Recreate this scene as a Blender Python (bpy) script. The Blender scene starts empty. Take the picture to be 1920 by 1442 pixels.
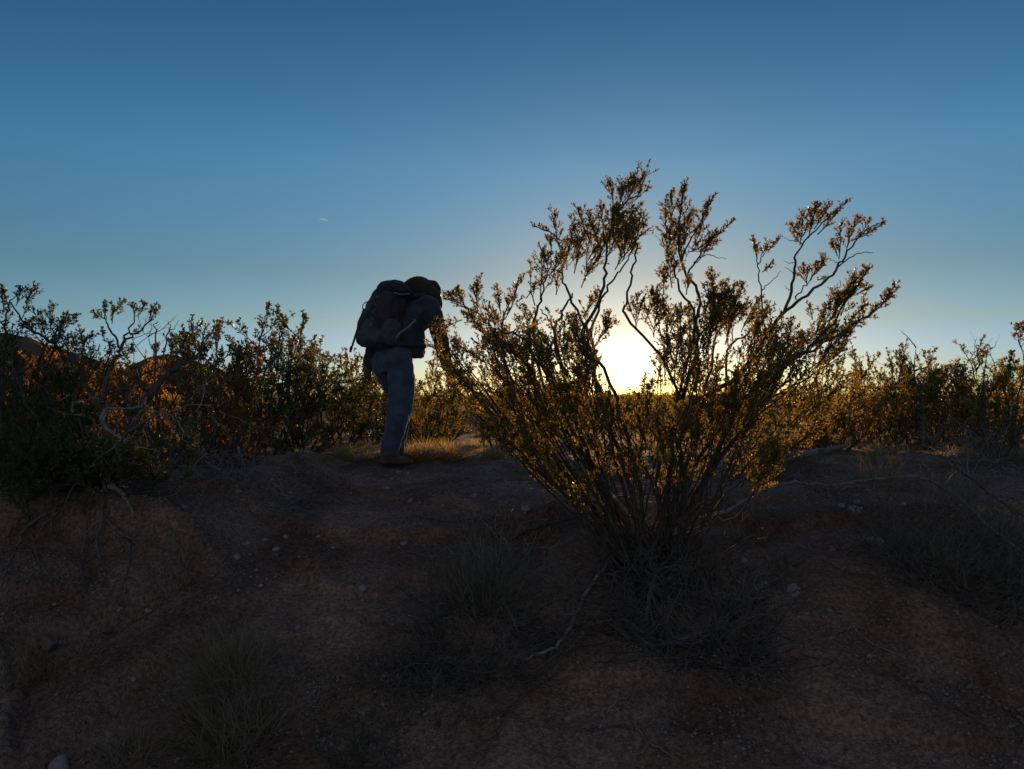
import bpy, bmesh, math, random
import numpy as np
from mathutils import Vector, Matrix, Quaternion
R = math.radians
SC = bpy.context.scene
COL = SC.collection

# ------------------------------------------------------------------ camera, sky, sun, exposure
F, CX, HY, EYE = 1507.0, 960.0, 740.0, 1.5          # focal length in photo pixels, eye height in metres
cam = bpy.data.objects.new('camera', bpy.data.cameras.new('camera'))
COL.objects.link(cam)
SC.camera = cam
cam.data.sensor_width = 36.0
cam.data.lens = 36.0 * F / 1920.0
cam.data.shift_y = 19.0 / 1920.0
cam.data.clip_start = 0.05
cam.data.clip_end = 20000
cam.location = (0, 0, EYE)
cam.rotation_euler = (R(90), 0, 0)

SUN_AZ = math.atan2(1178 - CX, F)
SUN_EL = math.atan2(HY - 697, math.hypot(F, 1178 - CX))
SUN_DIR = Vector((math.sin(SUN_AZ) * math.cos(SUN_EL), math.cos(SUN_AZ) * math.cos(SUN_EL), math.sin(SUN_EL)))

SC.view_settings.view_transform = 'Standard'
SC.view_settings.look = 'None'
SC.view_settings.exposure = 0.0
SC.view_settings.gamma = 1.0

sun = bpy.data.objects.new('sun', bpy.data.lights.new('sun', 'SUN'))
COL.objects.link(sun)
sun.data.energy = 5.0
sun.data.angle = R(0.53)
sun.data.color = (1.0, 0.56, 0.22)
sun.rotation_euler = (-SUN_DIR).to_track_quat('-Z', 'Y').to_euler()
sun.location = (0, 0, 30)

world = bpy.data.worlds.new('World')
SC.world = world
world.use_nodes = True


def build_sky():
    nt = world.node_tree
    N, L = nt.nodes, nt.links
    bg = N['Background']
    sky = N.new('ShaderNodeTexSky')
    sky.sky_type = 'NISHITA'
    sky.sun_disc = False
    sky.sun_elevation = SUN_EL
    sky.sun_rotation = SUN_AZ
    sky.air_density, sky.dust_density, sky.ozone_density = 1.0, 0.3, 3.0
    tc = N.new('ShaderNodeTexCoord')
    sep = N.new('ShaderNodeSeparateXYZ')
    L.new(tc.outputs['Generated'], sep.inputs[0])
    # colour of the clear evening air by elevation
    ramp = N.new('ShaderNodeValToRGB')
    cr = ramp.color_ramp
    stops = [(0.0, (0.26, 0.62, 3.2)), (0.03, (0.36, 0.68, 1.9)), (0.086, (0.41, 0.55, 0.76)), (0.148, (0.37, 0.475, 0.53)),
             (0.27, (0.35, 0.57, 0.62)), (0.434, (0.205, 0.41, 0.465)), (1.0, (0.16, 0.30, 0.38))]
    while len(cr.elements) < len(stops):
        cr.elements.new(0.5)
    for e, (p, c) in zip(cr.elements, stops):
        e.position = p
        e.color = (*c, 1)
    L.new(sep.outputs[2], ramp.inputs[0])
    mul = N.new('ShaderNodeMix')
    mul.data_type = 'RGBA'
    mul.blend_type = 'MULTIPLY'
    mul.inputs['Factor'].default_value = 1
    L.new(sky.outputs[0], mul.inputs['A'])
    L.new(ramp.outputs[0], mul.inputs['B'])
    # the low sun and the bright air round it
    dot = N.new('ShaderNodeVectorMath')
    dot.operation = 'DOT_PRODUCT'
    nrm = N.new('ShaderNodeVectorMath')
    nrm.operation = 'NORMALIZE'
    L.new(tc.outputs['Generated'], nrm.inputs[0])
    L.new(nrm.outputs[0], dot.inputs[0])
    dot.inputs[1].default_value = SUN_DIR

    def math_node(op, a, b):
        m = N.new('ShaderNodeMath')
        m.operation = op
        for i, v in enumerate((a, b)):
            if v is None:
                continue
            if isinstance(v, (int, float)):
                m.inputs[i].default_value = v
            else:
                L.new(v, m.inputs[i])
        return m.outputs[0]
    cl = math_node('MINIMUM', dot.outputs['Value'], 1.0)
    ang = math_node('ARCCOSINE', cl, None)

    def lobe(scale_deg, power, strength, color):
        x = math_node('DIVIDE', ang, R(scale_deg))
        x = math_node('POWER', x, power)
        x = math_node('MULTIPLY', x, -1.0)
        x = math_node('EXPONENT', x, None)
        x = math_node('MULTIPLY', x, strength)
        v = N.new('ShaderNodeVectorMath')
        v.operation = 'SCALE'
        v.inputs[0].default_value = color
        L.new(x, v.inputs['Scale'])
        return v.outputs[0]
    acc = mul.outputs['Result']
    for args in ((0.62, 3.0, 160.0, (1.0, 0.88, 0.58)), (1.4, 1.3, 2.4, (1.0, 0.84, 0.56)),
                 (5.5, 1.2, 0.66, (1.0, 0.88, 0.74))):
        ad = N.new('ShaderNodeVectorMath')
        ad.operation = 'ADD'
        L.new(acc, ad.inputs[0])
        L.new(lobe(*args), ad.inputs[1])
        acc = ad.outputs[0]
    # broad warm sky glow added opposite the sun, out of view, to brighten the ground
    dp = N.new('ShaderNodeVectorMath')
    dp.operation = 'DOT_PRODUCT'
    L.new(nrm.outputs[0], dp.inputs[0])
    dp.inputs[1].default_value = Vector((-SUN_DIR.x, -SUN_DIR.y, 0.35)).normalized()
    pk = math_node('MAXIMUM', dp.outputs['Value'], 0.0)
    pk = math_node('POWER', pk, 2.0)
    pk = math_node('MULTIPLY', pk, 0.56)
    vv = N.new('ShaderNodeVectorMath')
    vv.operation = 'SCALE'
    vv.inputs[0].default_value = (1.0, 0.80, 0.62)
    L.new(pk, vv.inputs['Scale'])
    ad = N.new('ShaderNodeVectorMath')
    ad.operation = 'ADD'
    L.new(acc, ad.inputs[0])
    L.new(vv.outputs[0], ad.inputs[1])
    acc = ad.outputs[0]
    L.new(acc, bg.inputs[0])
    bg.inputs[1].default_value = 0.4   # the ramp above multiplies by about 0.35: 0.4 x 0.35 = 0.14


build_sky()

# ------------------------------------------------------------------ helpers
rng = random.Random(11)
nrg = np.random.default_rng(5)


def tag(o, label=None, cat=None, group=None, kind=None):
    if label: o['label'] = label
    if cat: o['category'] = cat
    if group: o['group'] = group
    if kind: o['kind'] = kind
    return o


def empty(name, loc, label=None, cat=None, group=None):
    o = bpy.data.objects.new(name, None)
    o.location = loc
    o.empty_display_size = 0.1
    COL.objects.link(o)
    return tag(o, label, cat, group)


def link_mesh(name, me, mat, parent=None):
    if mat is not None:
        me.materials.clear()
        me.materials.append(mat)
    o = bpy.data.objects.new(name, me)
    COL.objects.link(o)
    if parent is not None:
        o.parent = parent
        o.matrix_parent_inverse = Matrix.Translation(-Vector(parent.location))
    return o


def np_mesh(name, V, Q, smooth=False):
    """V (n,3) array, Q list of face arrays (all same width)."""
    me = bpy.data.meshes.new(name)
    V = np.asarray(V, np.float32)
    Q = np.asarray(Q, np.int32)
    k = Q.shape[1]
    me.vertices.add(len(V))
    me.vertices.foreach_set('co', V.ravel())
    me.loops.add(Q.size)
    me.loops.foreach_set('vertex_index', Q.ravel())
    me.polygons.add(len(Q))
    me.polygons.foreach_set('loop_start', np.arange(0, Q.size, k, dtype=np.int32))
    me.polygons.foreach_set('loop_total', np.full(len(Q), k, np.int32))
    me.update(calc_edges=True)
    if smooth:
        me.polygons.foreach_set('use_smooth', np.ones(len(Q), bool))
    return me


def at(px, py, Y):
    return Vector(((px - CX) / F * Y, Y, EYE - (py - HY) / F * Y))


def sstep(a, b, x):
    t = np.clip((x - a) / (b - a), 0, 1)
    return t * t * (3 - 2 * t)


_perm = np.random.default_rng(3).random((256, 256))


def vnoise(x, y):
    xi, yi = np.floor(x).astype(int), np.floor(y).astype(int)
    fx, fy = x - xi, y - yi
    fx, fy = fx * fx * (3 - 2 * fx), fy * fy * (3 - 2 * fy)
    a = _perm[xi & 255, yi & 255]
    b = _perm[(xi + 1) & 255, yi & 255]
    c = _perm[xi & 255, (yi + 1) & 255]
    d = _perm[(xi + 1) & 255, (yi + 1) & 255]
    return (a * (1 - fx) + b * fx) * (1 - fy) + (c * (1 - fx) + d * fx) * fy - 0.5


PROF_Y = [-400, -6, 1.0, 2.5, 3.0, 3.5, 4.0, 4.5, 5.0, 6.0, 7.0, 9.0, 12, 20, 40, 100, 400, 9000]
PROF_Z = [2, 0.3, -0.12, 0.0, 0.18, 0.40, 0.58, 0.69, 0.76, 0.82, 0.86, 0.85, 0.80, 0.62, 0.45, 0.30, 0.0, -1.0]


def ground_h(x, y):
    x = np.asarray(x, float)
    y = np.asarray(y, float)
    h = np.interp(y, PROF_Y, PROF_Z)
    near = np.exp(-((np.hypot(x, y - 4) / 14) ** 2))
    # line of the rill from the bank lip down to the lower left
    ax, ay, bx, by = -2.10, 3.10, -1.50, 4.02
    dx, dy = bx - ax, by - ay
    ln = math.hypot(dx, dy)
    side = ((x - ax) * dy - (y - ay) * dx) / ln + 0.05 * vnoise(x * 3, y * 3)   # + on the right of the line
    along = ((x - ax) * dx + (y - ay) * dy) / ln / ln
    on = sstep(-1.2, -0.2, along) * (1 - sstep(0.9, 1.1, along))
    h = h + on * (0.10 * (1 - sstep(-0.10, 0.02, side)) - 0.085 * np.exp(-(side / 0.045) ** 2))
    side2 = side - 0.42
    h = h + on * (0.03 * (1 - sstep(-0.08, 0.02, side2)) - 0.05 * np.exp(-(side2 / 0.04) ** 2))
    # undercut bank below the gnarled bush
    lip = 4.04 + 0.10 * vnoise(x * 2.2 + 7, y * 0.1) * 2 + 0.05 * np.sin(x * 5)
    h = h + 0.19 * sstep(lip - 0.06, lip + 0.08, y) * (1 - sstep(-1.75, -1.30, x)) * (1 - sstep(5.5, 9, y))
    h = h + 0.10 * sstep(1.2, 2.4, x) * sstep(3.3, 4.2, y) * (1 - sstep(6, 10, y))
    # hummocks under the big bush and the brush in front
    h = h + 0.10 * np.exp(-(((x - 0.72) / 0.4) ** 2 + ((y - 4.1) / 0.35) ** 2))
    h = h + 0.05 * np.exp(-(((x + 0.15) / 0.25) ** 2 + ((y - 3.75) / 0.25) ** 2))
    n = (0.10 - 0.05 * sstep(7.5, 9, y)) * vnoise(x * 0.9 + 3, y * 0.9) + 0.045 * vnoise(x * 2.7, y * 2.7 + 9) + 0.030 * vnoise(x * 7.1 + 5, y * 7.1) \
        + 0.018 * vnoise(x * 17.3, y * 17.3) + 0.012 * vnoise(x * 39, y * 39 + 2)
    # small slips and ledges down the slope
    led = vnoise(x * 1.3 + 20, y * 4.0 + 0.8 * x)
    n = n + 0.05 * sstep(0.05, 0.10, led) * sstep(2.4, 3, y) * (1 - sstep(5, 7, y))
    far = 0.3 * vnoise(x * 0.05, y * 0.05) * sstep(15, 60, np.hypot(x, y))
    return h + n * (0.35 + 0.65 * near) + far


def gz(x, y):
    return float(ground_h(np.array([x]), np.array([y]))[0])


def ground_at(px, py, y0=2.3, y1=60.0):
    """where the line of sight through a photo pixel meets the ground"""
    Y = np.concatenate([np.arange(y0, 12, 0.01), np.arange(12, y1, 0.1)])
    x = (px - CX) / F * Y
    z = EYE - (py - HY) / F * Y
    hit = np.nonzero(z <= ground_h(x, Y))[0]
    i = hit[0] if len(hit) else len(Y) - 1
    return Vector((x[i], Y[i], float(ground_h(x[i:i + 1], Y[i:i + 1])[0])))


class Tubes:
    def __init__(s):
        s.v, s.f = [], []

    def tube(s, pts, rad, n=5, cap=True):
        pts = [Vector(p) for p in pts]
        if not hasattr(rad, '__len__'):
            rad = [rad] * len(pts)
        base = len(s.v)
        t0 = (pts[1] - pts[0]).normalized()
        ref = Vector((0, 0, 1)) if abs(t0.z) < 0.9 else Vector((1, 0, 0))
        u = t0.cross(ref).normalized()
        m = len(pts)
        for i, p in enumerate(pts):
            t = (pts[min(i + 1, m - 1)] - pts[max(i - 1, 0)])
            t = t.normalized() if t.length > 1e-9 else t0
            u = (u - t * u.dot(t))
            u = u.normalized() if u.length > 1e-6 else t.orthogonal().normalized()
            w = t.cross(u)
            for k in range(n):
                a = 2 * math.pi * k / n
                s.v.append(p + (u * math.cos(a) + w * math.sin(a)) * rad[i])
        for i in range(m - 1):
            for k in range(n):
                a, b = base + i * n + k, base + i * n + (k + 1) % n
                s.f.append((a, b, b + n, a + n))
        if cap:
            s.f.append(tuple(base + k for k in range(n))[::-1])
            s.f.append(tuple(base + (m - 1) * n + k for k in range(n)))

    def mesh(s, name, smooth=True):
        me = bpy.data.meshes.new(name)
        me.from_pydata([tuple(v) for v in s.v], [], s.f)
        if smooth:
            me.polygons.foreach_set('use_smooth', np.ones(len(me.polygons), bool))
        me.update()
        return me

    def build(s, name, mat, parent=None):
        return link_mesh(name, s.mesh(name), mat, parent)


def smooth_path(pts, sub=4, jit=0.0, r=rng):
    """Catmull-Rom through the points, with a little wander"""
    pts = [Vector(p) for p in pts]
    P = [pts[0] * 2 - pts[1]] + pts + [pts[-1] * 2 - pts[-2]]
    out = []
    for i in range(1, len(P) - 2):
        for k in range(sub):
            t = k / sub
            a, b, c, d = P[i - 1], P[i], P[i + 1], P[i + 2]
            q = 0.5 * ((2 * b) + (c - a) * t + (2 * a - 5 * b + 4 * c - d) * t * t + (3 * b - a - 3 * c + d) * t ** 3)
            if jit and (i > 1 or k):
                q = q + Vector((r.gauss(0, jit), r.gauss(0, jit), r.gauss(0, jit)))
            out.append(q)
    out.append(pts[-1])
    return out


def taper(n, a, b):
    return [a + (b - a) * i / (n - 1) for i in range(n)]


class Leaves:
    """leaf pairs set along twigs; every leaf a small folded blade of its own"""
    def __init__(s):
        s.t = []

    def twig(s, p, q, n, L):
        s.t.append((p[0], p[1], p[2], q[0], q[1], q[2], n, L))

    def mesh(s, name, r, spread=0.85, up=0.25):
        A = np.array(s.t)
        n = A[:, 6].astype(int)
        A = np.repeat(A, n, axis=0)
        M = len(A)
        P0, P1 = A[:, :3], A[:, 3:6]
        ax = P1 - P0
        ax /= np.linalg.norm(ax, axis=1)[:, None] + 1e-9
        t = r.random((M, 1)) ** 0.85
        pos = P0 + (P1 - P0) * t
        rv = r.normal(size=(M, 3))
        pr = np.cross(rv, ax)
        pr /= np.linalg.norm(pr, axis=1)[:, None] + 1e-9
        D = ax * 0.6 + pr * spread + np.array([0, 0, up])
        D /= np.linalg.norm(D, axis=1)[:, None]
        B = np.cross(D, r.normal(size=(M, 3)))
        B /= np.linalg.norm(B, axis=1)[:, None] + 1e-9
        Nn = np.cross(B, D)
        L = (A[:, 7] * (0.6 + 0.55 * r.random(M)))[:, None]
        W = L * (0.27 + 0.09 * r.random((M, 1)))
        V = np.empty((M, 4, 3))
        V[:, 0] = pos
        V[:, 1] = pos + D * L * 0.45 + B * W + Nn * L * 0.08
        V[:, 2] = pos + D * L
        V[:, 3] = pos + D * L * 0.45 - B * W + Nn * L * 0.08
        Q = np.arange(M * 4).reshape(M, 4)
        return np_mesh(name, V.reshape(-1, 3), Q)

    def build(s, name, mat, parent=None, seed=1, **k):
        return link_mesh(name, s.mesh(name, np.random.default_rng(seed), **k), mat, parent)


def rand_unit(r):
    while True:
        v = Vector((r.uniform(-1, 1), r.uniform(-1, 1), r.uniform(-1, 1)))
        if 0.05 < v.length < 1:
            return v.normalized()


def spray(T, LV, p0, p1, width, nside, r, L=0.014, dens=95.0, rad=0.003, bare=0.1, upb=0.35, sides=4):
    """a leafy twig from p0 to p1 with forked side twigs that rise off it"""
    p0, p1 = Vector(p0), Vector(p1)
    ax = p1 - p0
    ln = ax.length
    axn = ax.normalized()
    bend = rand_unit(r) * ln * 0.06
    path = [p0, p0.lerp(p1, 0.33) + bend, p0.lerp(p1, 0.66) + bend * 0.6, p1]
    if T is not None:
        T.tube(path, [rad, rad * 0.75, rad * 0.55, rad * 0.3], sides, False)
    LV.twig(path[2], p1, max(1, int(dens * ln * 0.34)), L)
    LV.twig(path[1], path[2], max(1, int(dens * ln * 0.12)), L)
    for i in range(nside):
        t = bare + (1 - bare) * (i + r.random()) / nside
        q = p0.lerp(p1, t) + bend * (1 - abs(2 * t - 1)) * 0.8
        d = (axn * 0.85 + rand_unit(r) * 0.75 + Vector((0, 0, upb))).normalized()
        l = width * r.uniform(0.45, 1.1) * (1.15 - 0.6 * t)
        e = q + d * l
        mid = q.lerp(e, 0.5) + rand_unit(r) * l * 0.07
        if T is not None:
            T.tube([q, mid, e], [rad * 0.5, rad * 0.4, rad * 0.25], 3, False)
        LV.twig(mid, e, max(2, int(dens * l * 0.6)), L)
        LV.twig(q, mid, max(1, int(dens * l * 0.25)), L)
        for j in range(2):
            d2 = (d + rand_unit(r) * 0.8 + Vector((0, 0, upb * 0.8))).normalized()
            e2 = mid + d2 * l * r.uniform(0.35, 0.6)
            if T is not None:
                T.tube([mid, e2], [rad * 0.35, rad * 0.2], 3, False)
            LV.twig(mid, e2, max(2, int(dens * l * 0.42)), L)


# ------------------------------------------------------------------ materials
def new_mat(name):
    m = bpy.data.materials.new(name)
    m.use_nodes = True
    nt = m.node_tree
    return m, nt, nt.nodes, nt.links, nt.nodes['Principled BSDF']


def noise_mat(name, c1, c2, scale=8.0, rough=0.9, bump=0.3, detail=6, bscale=None, spec=0.2, sheen=0.0, bdist=0.01):
    m, nt, N, L, b = new_mat(name)
    tc = N.new('ShaderNodeTexCoord')
    n = N.new('ShaderNodeTexNoise')
    n.inputs['Scale'].default_value = scale
    n.inputs['Detail'].default_value = detail
    L.new(tc.outputs['Object'], n.inputs['Vector'])
    r = N.new('ShaderNodeValToRGB')
    r.color_ramp.elements[0].position, r.color_ramp.elements[1].position = 0.35, 0.65
    r.color_ramp.elements[0].color = (*c1, 1)
    r.color_ramp.elements[1].color = (*c2, 1)
    L.new(n.outputs['Fac'], r.inputs[0])
    L.new(r.outputs[0], b.inputs['Base Color'])
    b.inputs['Roughness'].default_value = rough
    b.inputs['Specular IOR Level'].default_value = spec
    if sheen:
        b.inputs['Sheen Weight'].default_value = sheen
    if bump:
        n2 = N.new('ShaderNodeTexNoise')
        n2.inputs['Scale'].default_value = bscale or scale * 4
        n2.inputs['Detail'].default_value = 8
        L.new(tc.outputs['Object'], n2.inputs['Vector'])
        bp = N.new('ShaderNodeBump')
        bp.inputs['Strength'].default_value = bump
        bp.inputs['Distance'].default_value = bdist
        L.new(n2.outputs['Fac'], bp.inputs['Height'])
        L.new(bp.outputs[0], b.inputs['Normal'])
    return m


def leaf_mat(name, cols, trans, tfac=0.45, rough=0.45, spec=0.4):
    """thin leaf: colour varies from leaf to leaf, light passes through"""
    m, nt, N, L, b = new_mat(name)
    g = N.new('ShaderNodeNewGeometry')
    r = N.new('ShaderNodeValToRGB')
    els = r.color_ramp.elements
    while len(els) < len(cols):
        els.new(0.5)
    for i, (e, c) in enumerate(zip(els, cols)):
        e.position = i / (len(cols) - 1)
        e.color = (*c, 1)
    L.new(g.outputs['Random Per Island'], r.inputs[0])
    L.new(r.outputs[0], b.inputs['Base Color'])
    b.inputs['Roughness'].default_value = rough
    b.inputs['Specular IOR Level'].default_value = spec
    t = N.new('ShaderNodeBsdfTranslucent')
    mx = N.new('ShaderNodeMix')
    mx.data_type = 'RGBA'
    mx.blend_type = 'MIX'
    mx.inputs['Factor'].default_value = 0.6
    L.new(r.outputs[0], mx.inputs['A'])
    mx.inputs['B'].default_value = (*trans, 1)
    L.new(mx.outputs['Result'], t.inputs['Color'])
    ms = N.new('ShaderNodeMixShader')
    ms.inputs[0].default_value = tfac
    L.new(b.outputs[0], ms.inputs[1])
    L.new(t.outputs[0], ms.inputs[2])
    L.new(ms.outputs[0], N['Material Output'].inputs['Surface'])
    return m


def ground_mat():
    m, nt, N, L, b = new_mat('desert_soil')
    tc = N.new('ShaderNodeTexCoord')

    def noise(s, d=6, dist=0.0):
        n = N.new('ShaderNodeTexNoise')
        n.inputs['Scale'].default_value = s
        n.inputs['Detail'].default_value = d
        n.inputs['Distortion'].default_value = dist
        L.new(tc.outputs['Object'], n.inputs['Vector'])
        return n.outputs['Fac']

    def ramp(f, p0, p1, c0, c1):
        r = N.new('ShaderNodeValToRGB')
        r.color_ramp.elements[0].position, r.color_ramp.elements[1].position = p0, p1
        r.color_ramp.elements[0].color, r.color_ramp.elements[1].color = (*c0, 1), (*c1, 1)
        L.new(f, r.inputs[0])
        return r.outputs[0]

    def mix(fac, a, bb, mode='MIX'):
        x = N.new('ShaderNodeMix')
        x.data_type = 'RGBA'
        x.blend_type = mode
        if isinstance(fac, float):
            x.inputs['Factor'].default_value = fac
        else:
            L.new(fac, x.inputs['Factor'])
        L.new(a, x.inputs['A'])
        L.new(bb, x.inputs['B'])
        return x.outputs['Result']
    soil = ramp(noise(1.7, 9, 0.5), 0.40, 0.61, (0.165, 0.110, 0.080), (0.36, 0.255, 0.195))
    fine = ramp(noise(55, 5), 0.35, 0.7, (0.50, 0.48, 0.47), (1.3, 1.27, 1.25))
    c = mix(1.0, soil, fine, 'MULTIPLY')
    v = N.new('ShaderNodeTexVoronoi')
    v.inputs['Scale'].default_value = 60
    L.new(tc.outputs['Object'], v.inputs['Vector'])
    grit = ramp(v.outputs['Distance'], 0.12, 0.30, (1, 1, 1), (0, 0, 0))
    patch = ramp(noise(2.6, 4), 0.50, 0.62, (0, 0, 0), (1, 1, 1))
    gm = mix(1.0, grit, patch, 'MULTIPLY')
    sel = ramp(v.outputs['Color'], 0.25, 0.8, (0.15, 0.125, 0.11), (0.46, 0.42, 0.40))
    c = mix(gm, c, sel)
    L.new(c, b.inputs['Base Color'])
    b.inputs['Roughness'].default_value = 0.95
    b.inputs['Specular IOR Level'].default_value = 0.12
    add = N.new('ShaderNodeMath')
    add.operation = 'MULTIPLY_ADD'
    L.new(noise(24, 9), add.inputs[0])
    add.inputs[1].default_value = 1.0
    L.new(noise(130, 5), add.inputs[2])
    add2 = N.new('ShaderNodeMath')
    add2.operation = 'MULTIPLY_ADD'
    L.new(gm, add2.inputs[0])
    add2.inputs[1].default_value = 0.5
    L.new(add.outputs[0], add2.inputs[2])
    bp = N.new('ShaderNodeBump')
    bp.inputs['Strength'].default_value = 0.9
    bp.inputs['Distance'].default_value = 0.022
    L.new(add2.outputs[0], bp.inputs['Height'])
    L.new(bp.outputs[0], b.inputs['Normal'])
    return m


M_SOIL = ground_mat()
M_LEAF = leaf_mat('creosote_leaf', [(0.060, 0.085, 0.025), (0.09, 0.12, 0.035), (0.12, 0.14, 0.042), (0.16, 0.14, 0.048), (0.14, 0.09, 0.033)],
                  (0.58, 0.38, 0.068), 0.58)
M_LEAF_DARK = leaf_mat('creosote_leaf_dark', [(0.050, 0.080, 0.034), (0.085, 0.115, 0.045), (0.12, 0.14, 0.055)], (0.26, 0.24, 0.05), 0.45)
M_LEAF_SUNLIT = leaf_mat('creosote_leaf_sunlit', [(0.09, 0.06, 0.016), (0.16, 0.09, 0.022), (0.22, 0.11, 0.028), (0.26, 0.12, 0.03)],  # same creosote leaf, with the orange of low sunlight put into its colour
                       (0.78, 0.37, 0.045), 0.6)
M_BARK = noise_mat('creosote_bark', (0.055, 0.045, 0.038), (0.12, 0.10, 0.085), 30, 0.9, 0.5)
M_DEAD = noise_mat('weathered_dead_wood', (0.12, 0.11, 0.10), (0.29, 0.27, 0.25), 22, 0.9, 0.6)
M_ROOT = noise_mat('bare_root_bark', (0.07, 0.062, 0.056), (0.17, 0.15, 0.135), 22, 0.9, 0.6)
M_DEAD_DARK = noise_mat('dark_dead_wood', (0.05, 0.042, 0.036), (0.12, 0.10, 0.085), 22, 0.9, 0.6)
M_STRAW = leaf_mat('dry_grass', [(0.20, 0.16, 0.09), (0.32, 0.26, 0.15), (0.42, 0.35, 0.21)], (0.72, 0.52, 0.22), 0.6, 0.7, 0.15)
M_GREYGRASS = leaf_mat('grey_dry_grass', [(0.14, 0.11, 0.07), (0.24, 0.19, 0.13), (0.36, 0.30, 0.21)], (0.34, 0.25, 0.14), 0.3, 0.8, 0.1)
M_STONE = noise_mat('pale_stone', (0.20, 0.185, 0.17), (0.42, 0.40, 0.38), 14, 0.9, 0.5)
M_STONE_DARK = noise_mat('brown_stone', (0.11, 0.085, 0.07), (0.24, 0.19, 0.165), 14, 0.9, 0.5)
M_GRAVEL = noise_mat('gravel_grit', (0.10, 0.082, 0.07), (0.27, 0.235, 0.21), 40, 0.95, 0.0)
M_HILL = noise_mat('hill_rock', (0.10, 0.066, 0.048), (0.20, 0.13, 0.09), 0.02, 1.0, 0.8, 8, 0.05, 0.0, 0, 6)


# ------------------------------------------------------------------ ground, hills
def build_ground():
    def axis(lo, hi, flo, fhi, d):
        core = np.arange(flo, fhi, d)
        out = [fhi]
        s = d
        while out[-1] < hi:
            s *= 1.13
            out.append(out[-1] + s)
        left = [flo]
        s = d
        while left[-1] > lo:
            s *= 1.13
            left.append(left[-1] - s)
        return np.concatenate([left[:0:-1], core, out])
    xs = axis(-5000, 5000, -3.4, 3.4, 0.016)
    ys = axis(-300, 7000, 2.4, 6.2, 0.014)
    X, Y = np.meshgrid(xs, ys)
    Z = ground_h(X, Y)
    nx, ny = len(xs), len(ys)
    idx = np.arange(nx * ny).reshape(ny, nx)
    Q = np.stack([idx[:-1, :-1], idx[:-1, 1:], idx[1:, 1:], idx[1:, :-1]], -1).reshape(-1, 4)
    me = np_mesh('ground', np.stack([X, Y, Z], -1).reshape(-1, 3), Q, True)
    o = link_mesh('ground', me, M_SOIL)
    tag(o, 'dark brown sandy bank and desert floor sloping down to a wash', 'ground', kind='structure')


build_ground()


def build_hills():
    # a low range about two kilometres off on the left, falling away to the right
    xs = np.linspace(-2600, -150, 180)
    ys = np.linspace(1500, 2900, 70)
    X, Y = np.meshgrid(xs, ys)
    px = X / 2000 * F + CX
    crest = np.interp(px, [-1000, -500, -200, -60, 40, 90, 150, 200, 260, 320, 360, 420, 470, 560],
                      [640, 600, 640, 612, 626, 630, 648, 676, 698, 676, 668, 690, 722, 745])
    h = np.maximum((HY - crest) / F * 2000, 0) + 8
    prof = np.exp(-((Y - 2000 - 0.08 * X) / 260) ** 2)
    Z = -6 + h * prof * (1 + 0.25 * vnoise(X * 0.012, Y * 0.012)) + 14 * vnoise(X * 0.03, Y * 0.03) * prof
    Z[:, 0] = Z[:, -1] = -6
    ny, nx = X.shape
    idx = np.arange(nx * ny).reshape(ny, nx)
    Q = np.stack([idx[:-1, :-1], idx[:-1, 1:], idx[1:, 1:], idx[1:, :-1]], -1).reshape(-1, 4)
    o = link_mesh('hills', np_mesh('hills', np.stack([X, Y, Z - 8], -1).reshape(-1, 3), Q, True), M_HILL)
    tag(o, 'low dark desert hills behind the bushes on the far left', 'hills', kind='structure')


build_hills()

# ------------------------------------------------------------------ the big creosote bush before the sun
BY = 4.05                                  # distance of its root


def crop3(x, y): return (800 + x / 3.004, 300 + y / 3.004)
def crop4(x, y): return (1240 + x / 3.004, 340 + y / 3.004)


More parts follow.
